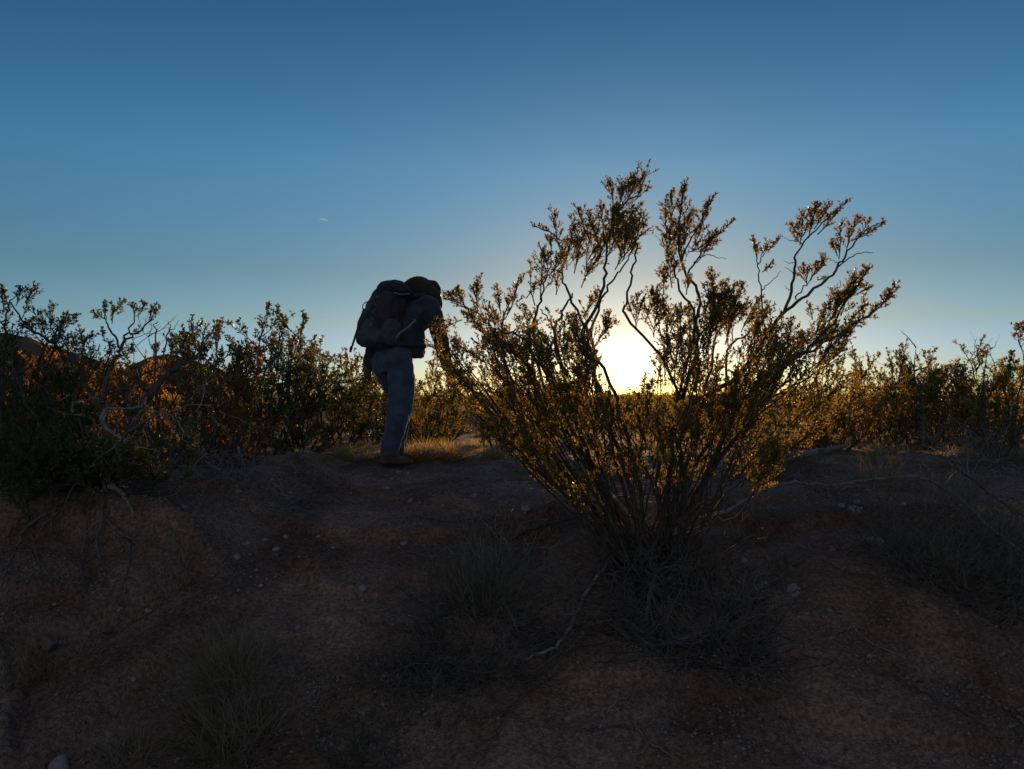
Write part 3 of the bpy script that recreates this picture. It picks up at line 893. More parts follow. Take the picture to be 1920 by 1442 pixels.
def gnarled_bush():
    r = random.Random(8)
    by = 4.35
    root = Vector(at(190, 960, by))
    root.z = gz(root.x, root.y)
    o = empty('creosote_bush', root, 'gnarled old creosote bush with bare grey limbs and roots hanging over the bank', 'bush')
    T, D, DW, TT, LV = Tubes(), Tubes(), Tubes(), Tubes(), Leaves()

    def path(pts, dz, jit=.006, sub=4, d0=0.0):
        n = len(pts)
        return smooth_path([at(x, y, by + d0 + (dz - d0) * i / max(1, n - 1)) for i, (x, y) in enumerate(pts)], sub, jit, r)

    def limb(pts, dz, r0, r1, t=T, **k):
        S = path(pts, dz, **k)
        if t is D:                       # each weathered limb is a part of its own
            t = Tubes()
            t.tube(S, taper(len(S), r0, r1), 6)
            t.build('dead_limb', M_DEAD, o)
        else:
            t.tube(S, taper(len(S), r0, r1), 6)
    # living dark limbs
    limb([c2(600, 1300), c2(610, 1050), c2(590, 850), c2(520, 740), c2(450, 620), c2(380, 530), c2(300, 430), c2(220, 380), c2(150, 330), c2(60, 200)], .35, .020, .004)
    limb([c2(610, 1100), c2(585, 850), c2(590, 680), c2(640, 540), c2(680, 460), c2(720, 400), c2(800, 360), c2(860, 280)], .1, .016, .003)
    limb([c2(680, 460), c2(640, 400), c2(600, 310), c2(590, 260)], .15, .008, .002, d0=.07)
    limb([c2(700, 400), c2(740, 330), c2(770, 230)], .1, .006, .002, d0=.07)
    limb([c2(620, 1300), c2(720, 940), c2(800, 800), c2(860, 700), c2(920, 620), c2(1000, 570), c2(1060, 540), c2(1130, 480), c2(1180, 420)], .6, .030, .004)
    limb([c2(940, 610), c2(980, 520), c2(1040, 420), c2(1090, 310)], .5, .008, .002, d0=.45)
    limb([c2(300, 430), c2(330, 350), c2(380, 290)], .35, .007, .002, d0=.3)
    limb([c2(60, 400), c2(20, 330), c2(40, 250), c2(100, 150)], .2, .008, .002, d0=.2)
    limb([c2(560, 1300), c2(300, 1000), c2(120, 700), c2(60, 400)], .2, .018, .005)
    limb([c2(1130, 480), c2(1160, 400), c2(1200, 360)], .6, .006, .002, d0=.6)
    limb([c2(700, 780), c2(760, 640), c2(860, 580), c2(960, 540)], .4, .010, .003, d0=.2)
    # weathered dead limbs
    limb([c2(600, 800), c2(575, 850), c2(600, 905), c2(655, 950), c2(700, 968), c2(692, 1000), c2(655, 1000), c2(660, 1050), c2(720, 1100), c2(800, 1110)], -.25, .013, .004, D, d0=-.05, jit=.004)
    limb([c2(600, 790), c2(700, 800), c2(800, 790), c2(880, 805), c2(960, 840), c2(1010, 890), c2(1030, 950), c2(1060, 1000)], -.15, .007, .003, D, jit=.004)
    limb([c2(580, 760), c2(520, 740), c2(430, 760), c2(405, 790), c2(415, 820)], -.2, .006, .003, D)
    limb([c2(730, 900), c2(780, 840), c2(815, 790), c2(820, 740)], -.1, .010, .005, D)
    limb([c2(590, 1330), c2(595, 1210), c2(640, 1245), c2(690, 1290), c2(725, 1350), c2(760, 1410)], -.3, .016, .008, D, d0=-.1)
    limb([c2(870, 520), c2(875, 430), c2(868, 340), c2(880, 310)], .3, .006, .002, D, d0=.3)
    limb([c2(900, 600), c2(940, 380), c2(960, 340), c2(945, 310)], .35, .005, .002, D, d0=.3)
    limb([c2(945, 375), c2(990, 340), c2(1005, 300)], .35, .003, .001, D, d0=.35)
    limb([c2(660, 1000), c2(720, 1030), c2(860, 1020), c2(900, 1060)], -.3, .005, .002, D, d0=-.25)
    for i in range(46):
        a = (r.uniform(380, 1250), r.uniform(720, 1150))
        p = at(*c2(*a), by + r.uniform(-.3, .5))
        P = [p]
        d = rand_unit(r)
        for k in range(r.randint(4, 7)):
            d = (d + rand_unit(r) * .65 + Vector((0, 0, -.08))).normalized()
            P.append(P[-1] + d * r.uniform(.035, .08))
        DW.tube(smooth_path(P, 3), taper((len(P) - 1) * 3 + 1, r.uniform(.0025, .005), .001), 4)
    # roots bared by the slip of the bank
    RT = Tubes()
    for pts, r0, r1, d in (
        ([c7(520, 100), c7(500, 230), c7(480, 300), c7(498, 400), c7(500, 480), c7(535, 540)], .014, .003, -.22),
        ([c7(470, 230), c7(430, 290), c7(408, 380), c7(402, 445)], .010, .003, -.25),
        ([c7(300, 180), c7(210, 250), c7(175, 320), c7(185, 390), c7(225, 450), c7(262, 500)], .010, .002, -.28),
        ([c7(240, 190), c7(130, 240), c7(85, 340), c7(35, 440), c7(12, 540), c7(40, 640), c7(125, 725)], .011, .003, -.32),
        ([c7(520, 200), c7(590, 260), c7(650, 300), c7(740, 315), c7(820, 345), c7(870, 375), c7(890, 380)], .018, .004, -.18),
        ([c7(640, 300), c7(650, 370), c7(630, 470), c7(605, 560), c7(600, 640)], .012, .003, -.25),
        ([c7(840, 250), c7(890, 330), c7(920, 420), c7(955, 480), c7(1000, 525), c7(1015, 560)], .010, .004, -.15),
        ([c7(590, 270), c7(600, 330), c7(580, 425)], .007, .002, -.28),
        ([c7(260, 230), c7(250, 280), c7(300, 330), c7(345, 345)], .007, .002, -.3),
        ([c7(60, 250), c7(20, 330), c7(0, 400), c7(-40, 480)], .009, .003, -.35),
        ([c7(735, 320), c7(725, 370), c7(710, 415)], .005, .002, -.2),
        ([c7(510, 480), c7(505, 560), c7(470, 640), c7(410, 690)], .007, .002, -.24),
        ([c7(620, 500), c7(600, 600), c7(590, 740)], .005, .002, -.26)):
        n = len(pts)
        # roots run down just off the face of the bank
        eye = Vector((0, 0, EYE))
        Pg = []
        for i, (x, y) in enumerate(pts):
            g = ground_at(x, y, 3.0, 8.0)
            if g.y > by: g = at(x, y, by - .1)
            off = .05 * math.sin(math.pi * (i + .5) / n) + .012
            Pg.append(g + (eye - g).normalized() * off)
        S = smooth_path(Pg, 4, .003, r)
        RT.tube(S, taper(len(S), r0 * .62, r1 * .7), 6)
    for i in range(34):
        p = at(*c7(r.uniform(0, 760), r.uniform(150, 300)), by - .2 + r.uniform(-.1, .1))
        P = [p]
        d = Vector((r.uniform(-.5, .5), -.3, -1)).normalized()
        for k in range(r.randint(3, 5)):
            d = (d + rand_unit(r) * .5 + Vector((0, 0, -.2))).normalized()
            q = P[-1] + d * r.uniform(.03, .07)
            q.z = max(q.z, gz(q.x, q.y) + .003)
            P.append(q)
        RT.tube(smooth_path(P, 2), taper((len(P) - 1) * 2 + 1, .003, .001), 4)
    # leafy sprays
    def sp(a, b, w, n, d, dens=160):
        spray(TT, LV, at(*c2(*a), by + d), at(*c2(*b), by + d + r.uniform(-.05, .05)), w, n, r, .0145, dens)
    for a, b, w, n, d in (
        ((300, 420), (290, 220), .10, 16, .3), ((260, 400), (190, 260), .09, 14, .3), ((340, 370), (430, 270), .07, 14, .35), ((330, 390), (370, 280), .08, 12, .35),
        ((200, 380), (130, 330), .08, 12, .3), ((350, 460), (390, 400), .07, 10, .3), ((230, 400), (250, 300), .09, 12, .3),
        ((60, 250), (20, 120), .07, 12, .2), ((90, 220), (120, 130), .08, 12, .2), ((140, 200), (200, 110), .07, 14, .2), ((40, 300), (0, 250), .07, 8, .2), ((20, 260), (5, 120), .06, 8, .2), ((120, 300), (160, 180), .08, 10, .2),
        ((600, 300), (530, 260), .06, 10, .15), ((600, 290), (590, 205), .06, 10, .15), ((620, 280), (700, 200), .06, 12, .15), ((630, 320), (640, 220), .06, 10, .15),
        ((760, 280), (745, 210), .05, 9, .1), ((770, 280), (820, 210), .06, 10, .1), ((830, 320), (900, 230), .055, 12, .1), ((800, 360), (750, 380), .05, 8, .1), ((840, 290), (870, 220), .05, 8, .1), ((590, 420), (575, 350), .05, 7, .15),
        ((480, 470), (450, 360), .08, 14, .4), ((500, 450), (510, 390), .06, 9, .4), ((460, 480), (420, 400), .06, 8, .4), ((640, 520), (620, 420), .08, 10, .2), ((700, 520), (740, 450), .07, 9, .2),
        ((1080, 400), (1080, 290), .06, 12, .5), ((1090, 360), (1140, 300), .045, 8, .5), ((1020, 450), (960, 390), .07, 12, .5), ((1060, 460), (1020, 380), .07, 10, .5), ((1140, 470), (1150, 350), .09, 14, .6), ((1180, 440), (1220, 350), .08, 14, .6), ((1100, 480), (1090, 400), .08, 12, .6), ((860, 520), (880, 450), .07, 10, .4)):
        sp(a, b, w, n, d)
    k = 0
    while k < 235:
        x, y = r.uniform(-60, 1150), r.uniform(480, 1480)
        w = math.exp(-((x - 130) / 420) ** 2 - ((y - 1060) / 300) ** 2) + .35 * math.exp(-((x - 750) / 330) ** 2 - ((y - 1080) / 160) ** 2) + .08 * math.exp(-((x - 800) / 350) ** 2 - ((y - 700) / 150) ** 2)
        if r.random() > w: continue
        k += 1
        dz_ = r.uniform(.05, .8) if y < 1100 else r.uniform(-.3, .05)
        if 380 < x < 1050 and 750 < y < 1120 and r.random() < .5: continue
        p = at(*c2(x, y), by + dz_)
        p.z = max(p.z, gz(p.x, p.y) + .03)
        d = (Vector((r.uniform(-.6, .6), r.uniform(-.4, .2), r.uniform(.1, 1)))).normalized()
        spray(TT, LV, p, p + d * r.uniform(.12, .22), r.uniform(.09, .14), r.randint(9, 13), r, .0160, 130)
        if r.random() < .5:
            S_ = smooth_path([root, root.lerp(p, .5) + rand_unit(r) * .08, p], 4, .006, r)
            T.tube(S_, taper(len(S_), .008, .003), 5)
    T.build('branches', M_BARK, o)
    DW.build('dead_twigs', M_DEAD, o)
    RT.build('roots', M_ROOT, o)
    TT.build('twigs', M_BARK, o)
    LV.build('leaves', M_LEAF_DARK, o, 4)


gnarled_bush()
place_bush(grow(41, 1.0, .6, 16, .014, 5, 110), (M_BARK, M_LEAF_DARK), (-2.95, 4.75, gz(-2.95, 4.75)), .4, 1.02,
           'dense dark green creosote bush cut by the left edge beside the gnarled bush', None)
place_bush(grow(42, 1.0, .8, 13, .016, 4, 90, 0, .2, .2), (M_BARK, M_LEAF_DARK), (-2.2, 5.6, gz(-2.2, 5.6)), 1.4, .85,
           'dark low creosote bush tangled in behind the gnarled bare limbs', None)


# ------------------------------------------------------------------ dead wood, grass, stones
def stick(name, pts, r0, r1, mat, label, side=(), cat='branch', lift=0.01, group=None, jit=.004):
    """pts: (px, py, height above the ground) along the branch; side: twigs [(i, dx, dy, dz)]"""
    r = random.Random(len(label) + int(pts[0][0]))
    P = []
    for x, y, h in pts:
        g = ground_at(x, y)
        if h > 0:
            g = ground_at(x, y + h * F / g.y)
            g.z += h
        P.append(g + Vector((0, 0, lift)))
    T = Tubes()
    S = smooth_path(P, 5, jit, r)
    # no point may sink into the soil
    S = [Vector((p.x, p.y, max(p.z, gz(p.x, p.y) + r0 * .6))) for p in S]
    T.tube(S, taper(len(S), r0, r1), 7)
    for i, d in side:
        q = S[i]
        e = q + Vector(d)
        e.z = max(e.z, gz(e.x, e.y) + .005)
        m = q.lerp(e, .5) + rand_unit(r) * .015
        m.z = max(m.z, gz(m.x, m.y) + .005)
        sp = smooth_path([q, m, e], 4, .002, r)
        T.tube(sp, taper(len(sp), r0 * .5, .001), 5)
    o = T.build(name, mat)
    return tag(o, label, cat, group)


stick('dead_branch', [(1212, 1010, .10), (1165, 1045, .05), (1140, 1060, .03), (1100, 1115, .02), (1090, 1140, .01), (1062, 1190, .01), (1040, 1222, .01), (1000, 1243, .0), (955, 1255, .0), (920, 1253, .0), (890, 1242, .0)],
      .011, .004, M_DEAD, 'long pale dead branch on the slope below the tall bush, bent left at the bottom', [(6, (.05, -.06, -.06)), (22, (-.06, -.05, 0)), (38, (-.05, -.08, 0))])
stick('dead_twig', [(1040, 1225, .02), (1010, 1275, .02), (985, 1310, .02), (950, 1335, .01), (935, 1370, .02), (915, 1410, .02), (895, 1440, .02)],
      .006, .003, M_DEAD_DARK, 'thin black dead twig running down the slope from the pale branch', [(12, (-.08, .02, .01)), (20, (-.12, .05, .01)), (22, (-.1, -.02, 0))])
stick('dead_branch', [(1300, 985, .12), (1360, 965, .12), (1430, 940, .16), (1490, 918, .18), (1540, 922, .16), (1600, 915, .15), (1640, 908, .15), (1730, 910, .15), (1790, 945, .12), (1840, 980, .10), (1890, 1020, .08), (1940, 1060, .07)],
      .010, .006, M_DEAD, 'long bowed grey dead branch sweeping from the tall bush across to the right edge', [(30, (.1, .1, .1)), (38, (.15, .05, .12))])
stick('dead_twig', [(1730, 912, .14), (1770, 892, .22), (1820, 915, .20), (1870, 945, .16), (1930, 980, .12)], .005, .003, M_DEAD_DARK, 'dark arched twig above the long bowed grey branch on the right')
stick('dead_branch', [(940, 1025, .0), (990, 1000, .01), (1040, 985, .02), (1085, 972, .04), (1110, 965, .06)], .010, .005, M_DEAD_DARK, 'dark stick on the ground left of the foot of the tall bush', [(8, (-.15, .08, .02))])
stick('dead_twig', [(770, 970, .01), (830, 980, .01), (900, 978, .02), (960, 980, .02), (1010, 985, .01)], .005, .003, M_DEAD_DARK, 'thin crooked twig lying across the slope behind the dry brush clump', [(7, (.02, .12, .05)), (12, (-.06, -.1, 0))])
stick('dead_branch', [(1230, 1075, .03), (1222, 1110, .03), (1216, 1140, .02), (1208, 1170, .0)], .012, .007, M_DEAD, 'short pale stub of wood below the foot of the tall bush')
stick('dead_branch', [(1175, 1168, .01), (1210, 1195, .0), (1245, 1215, .0), (1290, 1200, .03), (1360, 1180, .05)], .009, .004, M_DEAD, 'grey stick lying under the brush pile below the tall bush', [(6, (.1, .05, .06)), (12, (.12, -.05, .02))])
stick('dead_twig', [(1125, 1370, .0), (1140, 1340, .0), (1165, 1310, .02), (1195, 1300, .03), (1210, 1290, .0)], .004, .002, M_DEAD, 'thin pale forked twig on the bare soil near the bottom middle', [(12, (.03, -.22, .0)), (14, (.05, -.1, 0))])
stick('dead_twig', [(1180, 1350, .0), (1210, 1390, .0), (1240, 1415, .0), (1275, 1440, .0)], .004, .002, M_DEAD, 'thin pale twig running off the bottom edge of the slope')
stick('dead_twig', [(1680, 1280, .0), (1740, 1310, .0), (1810, 1345, .0), (1870, 1390, .0)], .005, .002, M_DEAD_DARK, 'dark crooked twig on the bare soil in the lower right', [(10, (.1, .08, .01))])
stick('dead_twig', [(1560, 1140, .0), (1590, 1175, .01), (1640, 1215, .0), (1700, 1240, .0)], .004, .002, M_DEAD, 'pale thin twig on the slope below the scattered white stones')

# the broken stump and fallen log beyond, right of the tall bush
def stump():
    g = ground_at(1535, 838)
    o = empty('dead_stump', g, 'dark broken dead stump with splayed foot right of the tall bush', 'stump')
    r = random.Random(2)
    T = Tubes()
    Y = g.y
    k = Y / F
    P = [g + Vector((0, 0, -.06)), g + Vector((.0, 0, .05)), g + Vector((.01, 0, .2)), g + Vector((-.02, .02, .36)), g + Vector((-.05, .02, .46)), g + Vector((-.03, .02, .52))]
    S = smooth_path(P, 4, .008, r)
    n = len(S)
    T.tube(S, [.105 - .05 * min(1, i / (n * .5)) + .035 * math.exp(-((i - n * .75) / 3) ** 2) - (.035 if i > n - 3 else 0) for i in range(n)], 9)
    for a in range(7):
        d = Vector((math.cos(a * .9), math.sin(a * .9) * .8, 0))
        e = g + d * r.uniform(.22, .4)
        e.z = gz(e.x, e.y) + .01
        T.tube(smooth_path([g + Vector((0, 0, .14)), g + d * .12 + Vector((0, 0, .07)), e], 4, .008, r), taper(9, .04, .01), 6)
    T.build('trunk', M_DEAD_DARK, o)
    B = Tubes()
    for dx, dz, rr in ((.16, .58, .018), (-.14, .5, .014), (.05, .7, .012)):
        B.tube(smooth_path([g + Vector((-.02, .02, .42)), g + Vector((dx * .6, .03, .42 + (dz - .42) * .6)), g + Vector((dx, 0, dz))], 3, .006, r), taper(7, rr, .004), 6)
    B.build('broken_limbs', M_DEAD_DARK, o)
    stick('fallen_log', [(1455, 868, .03), (1500, 858, .03), (1550, 848, .04), (1590, 836, .06)], .045, .022, M_DEAD, 'short grey fallen log lying in front of the dark stump', [(8, (.05, -.1, .05))], 'log', group=None, jit=.006)


stump()


def bare_shrub(px, py, Y, top, label, n=7, spread=.25, mat=M_DEAD_DARK, seed=1, r0=.008):
    r = random.Random(seed)
    x = (px - CX) / F * Y
    g = Vector((x, Y, gz(x, Y)))
    H = EYE + (HY - top) / F * Y - g.z
    T = Tubes()
    for i in range(n):
        e = g + Vector((r.gauss(0, spread), r.gauss(0, spread * .6), H * r.uniform(.7, 1)))
        S = smooth_path([g + rand_unit(r) * .03 - Vector((0, 0, .05)), g.lerp(e, .4) + rand_unit(r) * .06, g.lerp(e, .75) + rand_unit(r) * .07, e], 4, .008, r)
        T.tube(S, taper(len(S), r0, .002), 5)
        for k in range(7):
            q = S[r.randrange(4, len(S))]
            d = (Vector((r.gauss(0, .6), r.gauss(0, .4), r.uniform(.3, 1)))).normalized() * r.uniform(.08, .25)
            s2 = smooth_path([q, q + d * .5 + rand_unit(r) * .02, q + d], 3, .004, r)
            T.tube(s2, taper(len(s2), r0 * .35, .001), 4)
            q2 = s2[3]
            d2 = (d.normalized() + rand_unit(r) * .8) * .09
            T.tube([q2, q2 + d2], [r0 * .25, .001], 3)
    o = T.build('bare_shrub', mat)
    return tag(o, label, 'shrub')


bare_shrub(1725, 800, 8.6, 640, 'single bare dead stem with a crooked tip standing above the right hand bushes', 1, .05, seed=5, r0=.02)
bare_shrub(1612, 780, 9.5, 660, 'pale leafless dead shrub between the tall bush and the narrow-topped bush', 6, .3, M_DEAD, 6)
bare_shrub(1845, 780, 9.0, 632, 'leafless twiggy shrub rising out of the right hand row of bushes', 6, .25, M_DEAD_DARK, 7)
bare_shrub(305, 760, 6.0, 600, 'thin leafless twigs standing between the gnarled bush and the dense rounded bush', 7, .3, M_DEAD_DARK, 8)
bare_shrub(1815, 930, 5.4, 810, 'small pale leafless shrub rising above the bowed grey branch', 8, .16, M_DEAD, 9, .005)


def grass(name, px, py, H, W, n, mat, label, seed=1, lean=(0, 0), cat='grass tuft', group=None, wid=.0016, pos=None, curl=.5):
    r = np.random.default_rng(seed)
    g = ground_at(px, py) if pos is None else Vector(pos)
    a = r.random(n) * 2 * np.pi
    rad = np.sqrt(r.random(n)) * W
    bx, by_ = g.x + np.cos(a) * rad * .45, g.y + np.sin(a) * rad * .45
    bz = ground_h(bx, by_) - .01
    h = H * (.2 + .85 * r.random(n) ** .8)
    out = rad * (.2 + 1.2 * r.random(n)) + r.normal(size=n) * .35 * W
    ex, ey = np.cos(a) * out + lean[0] + r.normal(size=n) * W * .32, np.sin(a) * out + lean[1] + r.normal(size=n) * W * .32
    V = np.empty((n, 8, 3))
    ph = r.random(n) * 6.28
    cr_ = r.random(n)
    wx, wy = np.cos(ph) * wid, np.sin(ph) * wid
    for i, t in enumerate((0, .35, .7, 1.0)):
        w = (1, .9, .6, .15)[i]
        cx = bx + ex * t ** (1 + curl) + r.normal(size=n) * .011 * (t > 0)
        cy = by_ + ey * t ** (1 + curl)
        cz = bz + h * (t - curl * (.1 + .8 * cr_) * t * t * np.minimum(1, np.hypot(ex, ey) / (H + 1e-6)))
        V[:, i * 2] = np.stack([cx - wx * w, cy - wy * w, cz], -1)
        V[:, i * 2 + 1] = np.stack([cx + wx * w, cy + wy * w, cz], -1)
    V = V.reshape(-1, 3)
    V[:, 2] = np.maximum(V[:, 2], ground_h(V[:, 0], V[:, 1]) - .012)
    base = np.arange(n)[:, None] * 8
    Q = np.concatenate([base + np.array([[0, 1, 3, 2]]), base + np.array([[2, 3, 5, 4]]), base + np.array([[4, 5, 7, 6]])])
    o = link_mesh(name, np_mesh(name, V, Q), mat)
    return tag(o, label, cat, group)


grass('grass_tuft', 792, 860, .24, .24, 630, M_STRAW, 'golden dry grass tuft glowing in the sun beside the hiker\'s boot', 1, wid=.0030)
grass('grass_tuft', 842, 860, .21, .22, 450, M_STRAW, 'golden dry grass tuft at the right end of the lit strip by the hiker', 2, wid=.0030)
grass('grass_tuft', 652, 862, .19, .18, 270, M_STRAW, 'small golden grass tuft left of the hiker\'s boot', 3, wid=.0030)
grass('grass_tuft', 690, 862, .16, .14, 180, M_STRAW, 'smaller golden grass tuft just left of the hiker\'s heel', 4, wid=.0030)
grass('grass_tuft', 872, 812, .22, .25, 390, M_STRAW, 'sunlit dry grass tuft at the foot of the bushes right of the hiker', 5, wid=.0030)
grass('grass_tuft', 925, 815, .18, .22, 330, M_STRAW, 'dry grass tuft under the left limbs of the tall bush', 6, wid=.0030)
grass('grass_tuft', 430, 1275, .26, .26, 558, M_GREYGRASS, 'large grey dry grass clump on the slope in the lower left', 7, (-.03, -.05))
grass('grass_tuft', 440, 1400, .24, .28, 589, M_GREYGRASS, 'large grey dry grass clump at the bottom edge in the lower left', 8, (-.06, -.02))
grass('grass_tuft', 245, 1420, .16, .22, 260, M_GREYGRASS, 'low grey dry grass clump in the bottom left corner', 9)
grass('grass_tuft', 900, 1130, .30, .32, 558, M_GREYGRASS, 'tall sparse dry brush clump on the slope left of the pale branch', 10, (-.03, .02))
grass('grass_tuft', 1655, 905, .28, .30, 260, M_GREYGRASS, 'dry straw grass clump behind the bowed grey branch', 11)
grass('grass_tuft', 1770, 925, .24, .34, 260, M_GREYGRASS, 'broad dry grass clump behind the arched dark twig', 12)
grass('grass_tuft', 1790, 1075, .24, .34, 434, M_GREYGRASS, 'grey dry brush clump under the bowed grey branch at right', 13)
grass('grass_tuft', 1150, 1035, .22, .30, 198, M_GREYGRASS, 'thin dry grass clump at the left foot of the tall bush', 14)
grass('grass_tuft', 1400, 1010, .16, .3, 161, M_GREYGRASS, 'thin dry grass clump at the right foot of the tall bush', 15)
grass('grass_tuft', 1880, 1010, .2, .26, 223, M_GREYGRASS, 'dry grass clump at the right edge beneath the bowed branch', 16)
grass('grass_tuft', 560, 1240, .10, .2, 124, M_GREYGRASS, 'thin low grass right of the large grey clump', 17)
grass('grass_tuft', 660, 1420, .08, .16, 124, M_GREYGRASS, 'small low grass clump at the bottom edge left of the black twig', 18)


G_STRAW = 'straw grass tufts along the foot of the right hand bushes'
for k in range(16):
    px_, py_ = 1500 + k * 27 + rng.uniform(-12, 12), rng.uniform(812, 858)
    grass('grass_tuft', px_, py_, rng.uniform(.10, .24), rng.uniform(.12, .28), rng.randint(90, 200), M_STRAW if k % 3 else M_GREYGRASS,
          'dry straw grass tuft at the foot of the right hand row of bushes', 40 + k, group=G_STRAW, wid=.0026)
G_STRAW3 = 'straw grass tufts on the bare ground between the hiker and the tall bush'
for k in range(9):
    px_, py_ = 885 + k * 13 + rng.uniform(-8, 8), rng.uniform(812, 858)
    grass('grass_tuft', px_, py_, rng.uniform(.08, .20), rng.uniform(.12, .22), rng.randint(110, 220), M_STRAW,
          'dry straw grass tuft on the bare ground between the hiker and the tall bush', 90 + k, group=G_STRAW3, wid=.0028)
G_STRAW2 = 'straw grass tufts at the foot of the bushes left of the hiker'
for k in range(9):
    px_, py_ = 520 + k * 21 + rng.uniform(-9, 9), rng.uniform(812, 850)
    grass('grass_tuft', px_, py_, rng.uniform(.06, .15), rng.uniform(.10, .2), rng.randint(60, 120), M_STRAW,
          'small dry grass tuft at the foot of the bushes left of the hiker', 70 + k, group=G_STRAW2, wid=.0026)


def brush(px, py, H, W, n, label, seed, mat=M_DEAD_DARK, flat=.5, leaf=None, r0=.003):
    """a tangle of dead twigs"""
    r = random.Random(seed)
    g = ground_at(px, py)
    T, LV = Tubes(), Leaves()
    for i in range(n):
        a = r.uniform(0, 6.28)
        rr = W * math.sqrt(r.random()) * .5
        p = Vector((g.x + math.cos(a) * rr, g.y + math.sin(a) * rr, 0))
        p.z = gz(p.x, p.y)
        d = Vector((math.cos(a) * .6 + r.gauss(0, .8), math.sin(a) * .6 + r.gauss(0, .8), r.uniform(.0, 1.6) * (1 - flat) + .15)).normalized()
        P = [p]
        for k in range(r.randint(4, 6)):
            d = (d + rand_unit(r) * .72 + Vector((0, 0, -.05))).normalized()
            q = P[-1] + d * W * r.uniform(.12, .26)
            q.z = min(max(q.z, gz(q.x, q.y) + .004), g.z + H * 1.3)
            P.append(q)
        S = smooth_path(P, 2)
        T.tube(S, taper(len(S), r0 * r.uniform(.5, 1.3), .0008), 4)
        for k in range(2):
            q = S[r.randrange(2, len(S))]
            e = q + (d + rand_unit(r)).normalized() * W * .18
            e.z = max(e.z, gz(e.x, e.y) + .004)
            T.tube([q, q.lerp(e, .5) + rand_unit(r) * .006, e], [r0 * .4, r0 * .35, .0006], 3)
            if leaf:
                LV.twig(q, e, 10, .009)
    o = empty('dead_brush' if not leaf else 'low_plant', g, label, 'brush' if not leaf else 'plant')
    T.build('twigs', mat, o)
    if leaf:
        LV.build('leaves', leaf, o, seed)
    return o


brush(1300, 1185, .25, .62, 260, 'tangled pile of dead twigs on the slope below the tall bush', 1, M_ROOT, .55, None, .0035)
brush(890, 1185, .30, .50, 240, 'dark tangle of dead twigs in the dry brush left of the pale branch', 2, M_ROOT, .2)
brush(930, 1085, .25, .45, 120, 'sparse dry twigs uphill of the dark tangle left of the pale branch', 3, M_DEAD, .2, None, .0022)
brush(790, 1300, .10, .26, 70, 'low green-leaved plant creeping over the soil below the dry brush', 4, M_ROOT, .7, M_LEAF_DARK)
brush(1790, 1085, .32, .62, 260, 'dark thorny brush under the bowed grey branch at the right', 5, M_ROOT, .35)
brush(500, 1330, .10, .3, 60, 'loose dead twigs right of the large grey grass clump', 6, M_DEAD, .7, None, .002)
brush(470, 905, .14, .5, 90, 'dead brush at the bank top right of the gnarled bush', 7, M_DEAD, .5, None, .003)
brush(390, 870, .2, .5, 100, 'dense dead twigs beneath the gnarled bush limbs', 8, M_ROOT, .4, None, .003)
brush(1410, 1125, .08, .12, 26, 'small bundle of frayed pale root wood beside the brush pile', 9, M_DEAD, .4, None, .006)
brush(1460, 880, .15, .5, 80, 'dead brush heaped beside the fallen log', 10, M_ROOT, .5, None, .003)
brush(1860, 870, .25, .5, 90, 'dark brush at the foot of the bushes by the right edge', 11, M_ROOT, .3, None, .003)
brush(680, 1430, .07, .2, 50, 'low dark leafy weed at the bottom edge', 12, M_ROOT, .6, M_LEAF_DARK)


def rock_mesh(seed):
    r = np.random.default_rng(seed)
    bm = bmesh.new()
    bmesh.ops.create_icosphere(bm, subdivisions=3, radius=1)
    dirs = r.normal(size=(9, 3))
    dirs /= np.linalg.norm(dirs, axis=1)[:, None]
    off = r.uniform(.55, .9, 9)
    for v in bm.verts:
        c = np.array(v.co)
        for d, o in zip(dirs, off):      # cut flat facets
            k = c @ d
            if k > o:
                c = c - d * (k - o) * .9
        c = c * (1 + .05 * math.sin(c[0] * 7 + seed) * math.sin(c[1] * 6) + .03 * math.sin(c[2] * 15))
        v.co = c
    me = bpy.data.meshes.new('stone')
    bm.to_mesh(me)
    bm.free()
    me.polygons.foreach_set('use_smooth', np.ones(len(me.polygons), bool))
    return me


ROCKS = [rock_mesh(s) for s in range(7)]


def rock(px, py, r, label, mat=M_STONE, sy=.8, sz=.7, group=None, pos=None, i=None):
    g = ground_at(px, py) if pos is None else Vector(pos)
    s = r * g.y / F
    o = bpy.data.objects.new('stone', ROCKS[rng.randrange(7) if i is None else i])
    if not o.data.materials:
        o.data.materials.append(M_STONE)
    o.material_slots[0].link = 'OBJECT'
    o.material_slots[0].material = mat
    o.location = g + Vector((0, 0, s * sz * .12))
    o.scale = (s, s * sy, s * sz)
    o.rotation_euler = (rng.uniform(-.2, .2), rng.uniform(-.2, .2), rng.uniform(0, 6.28))
    COL.objects.link(o)
    return tag(o, label, 'stone', group)


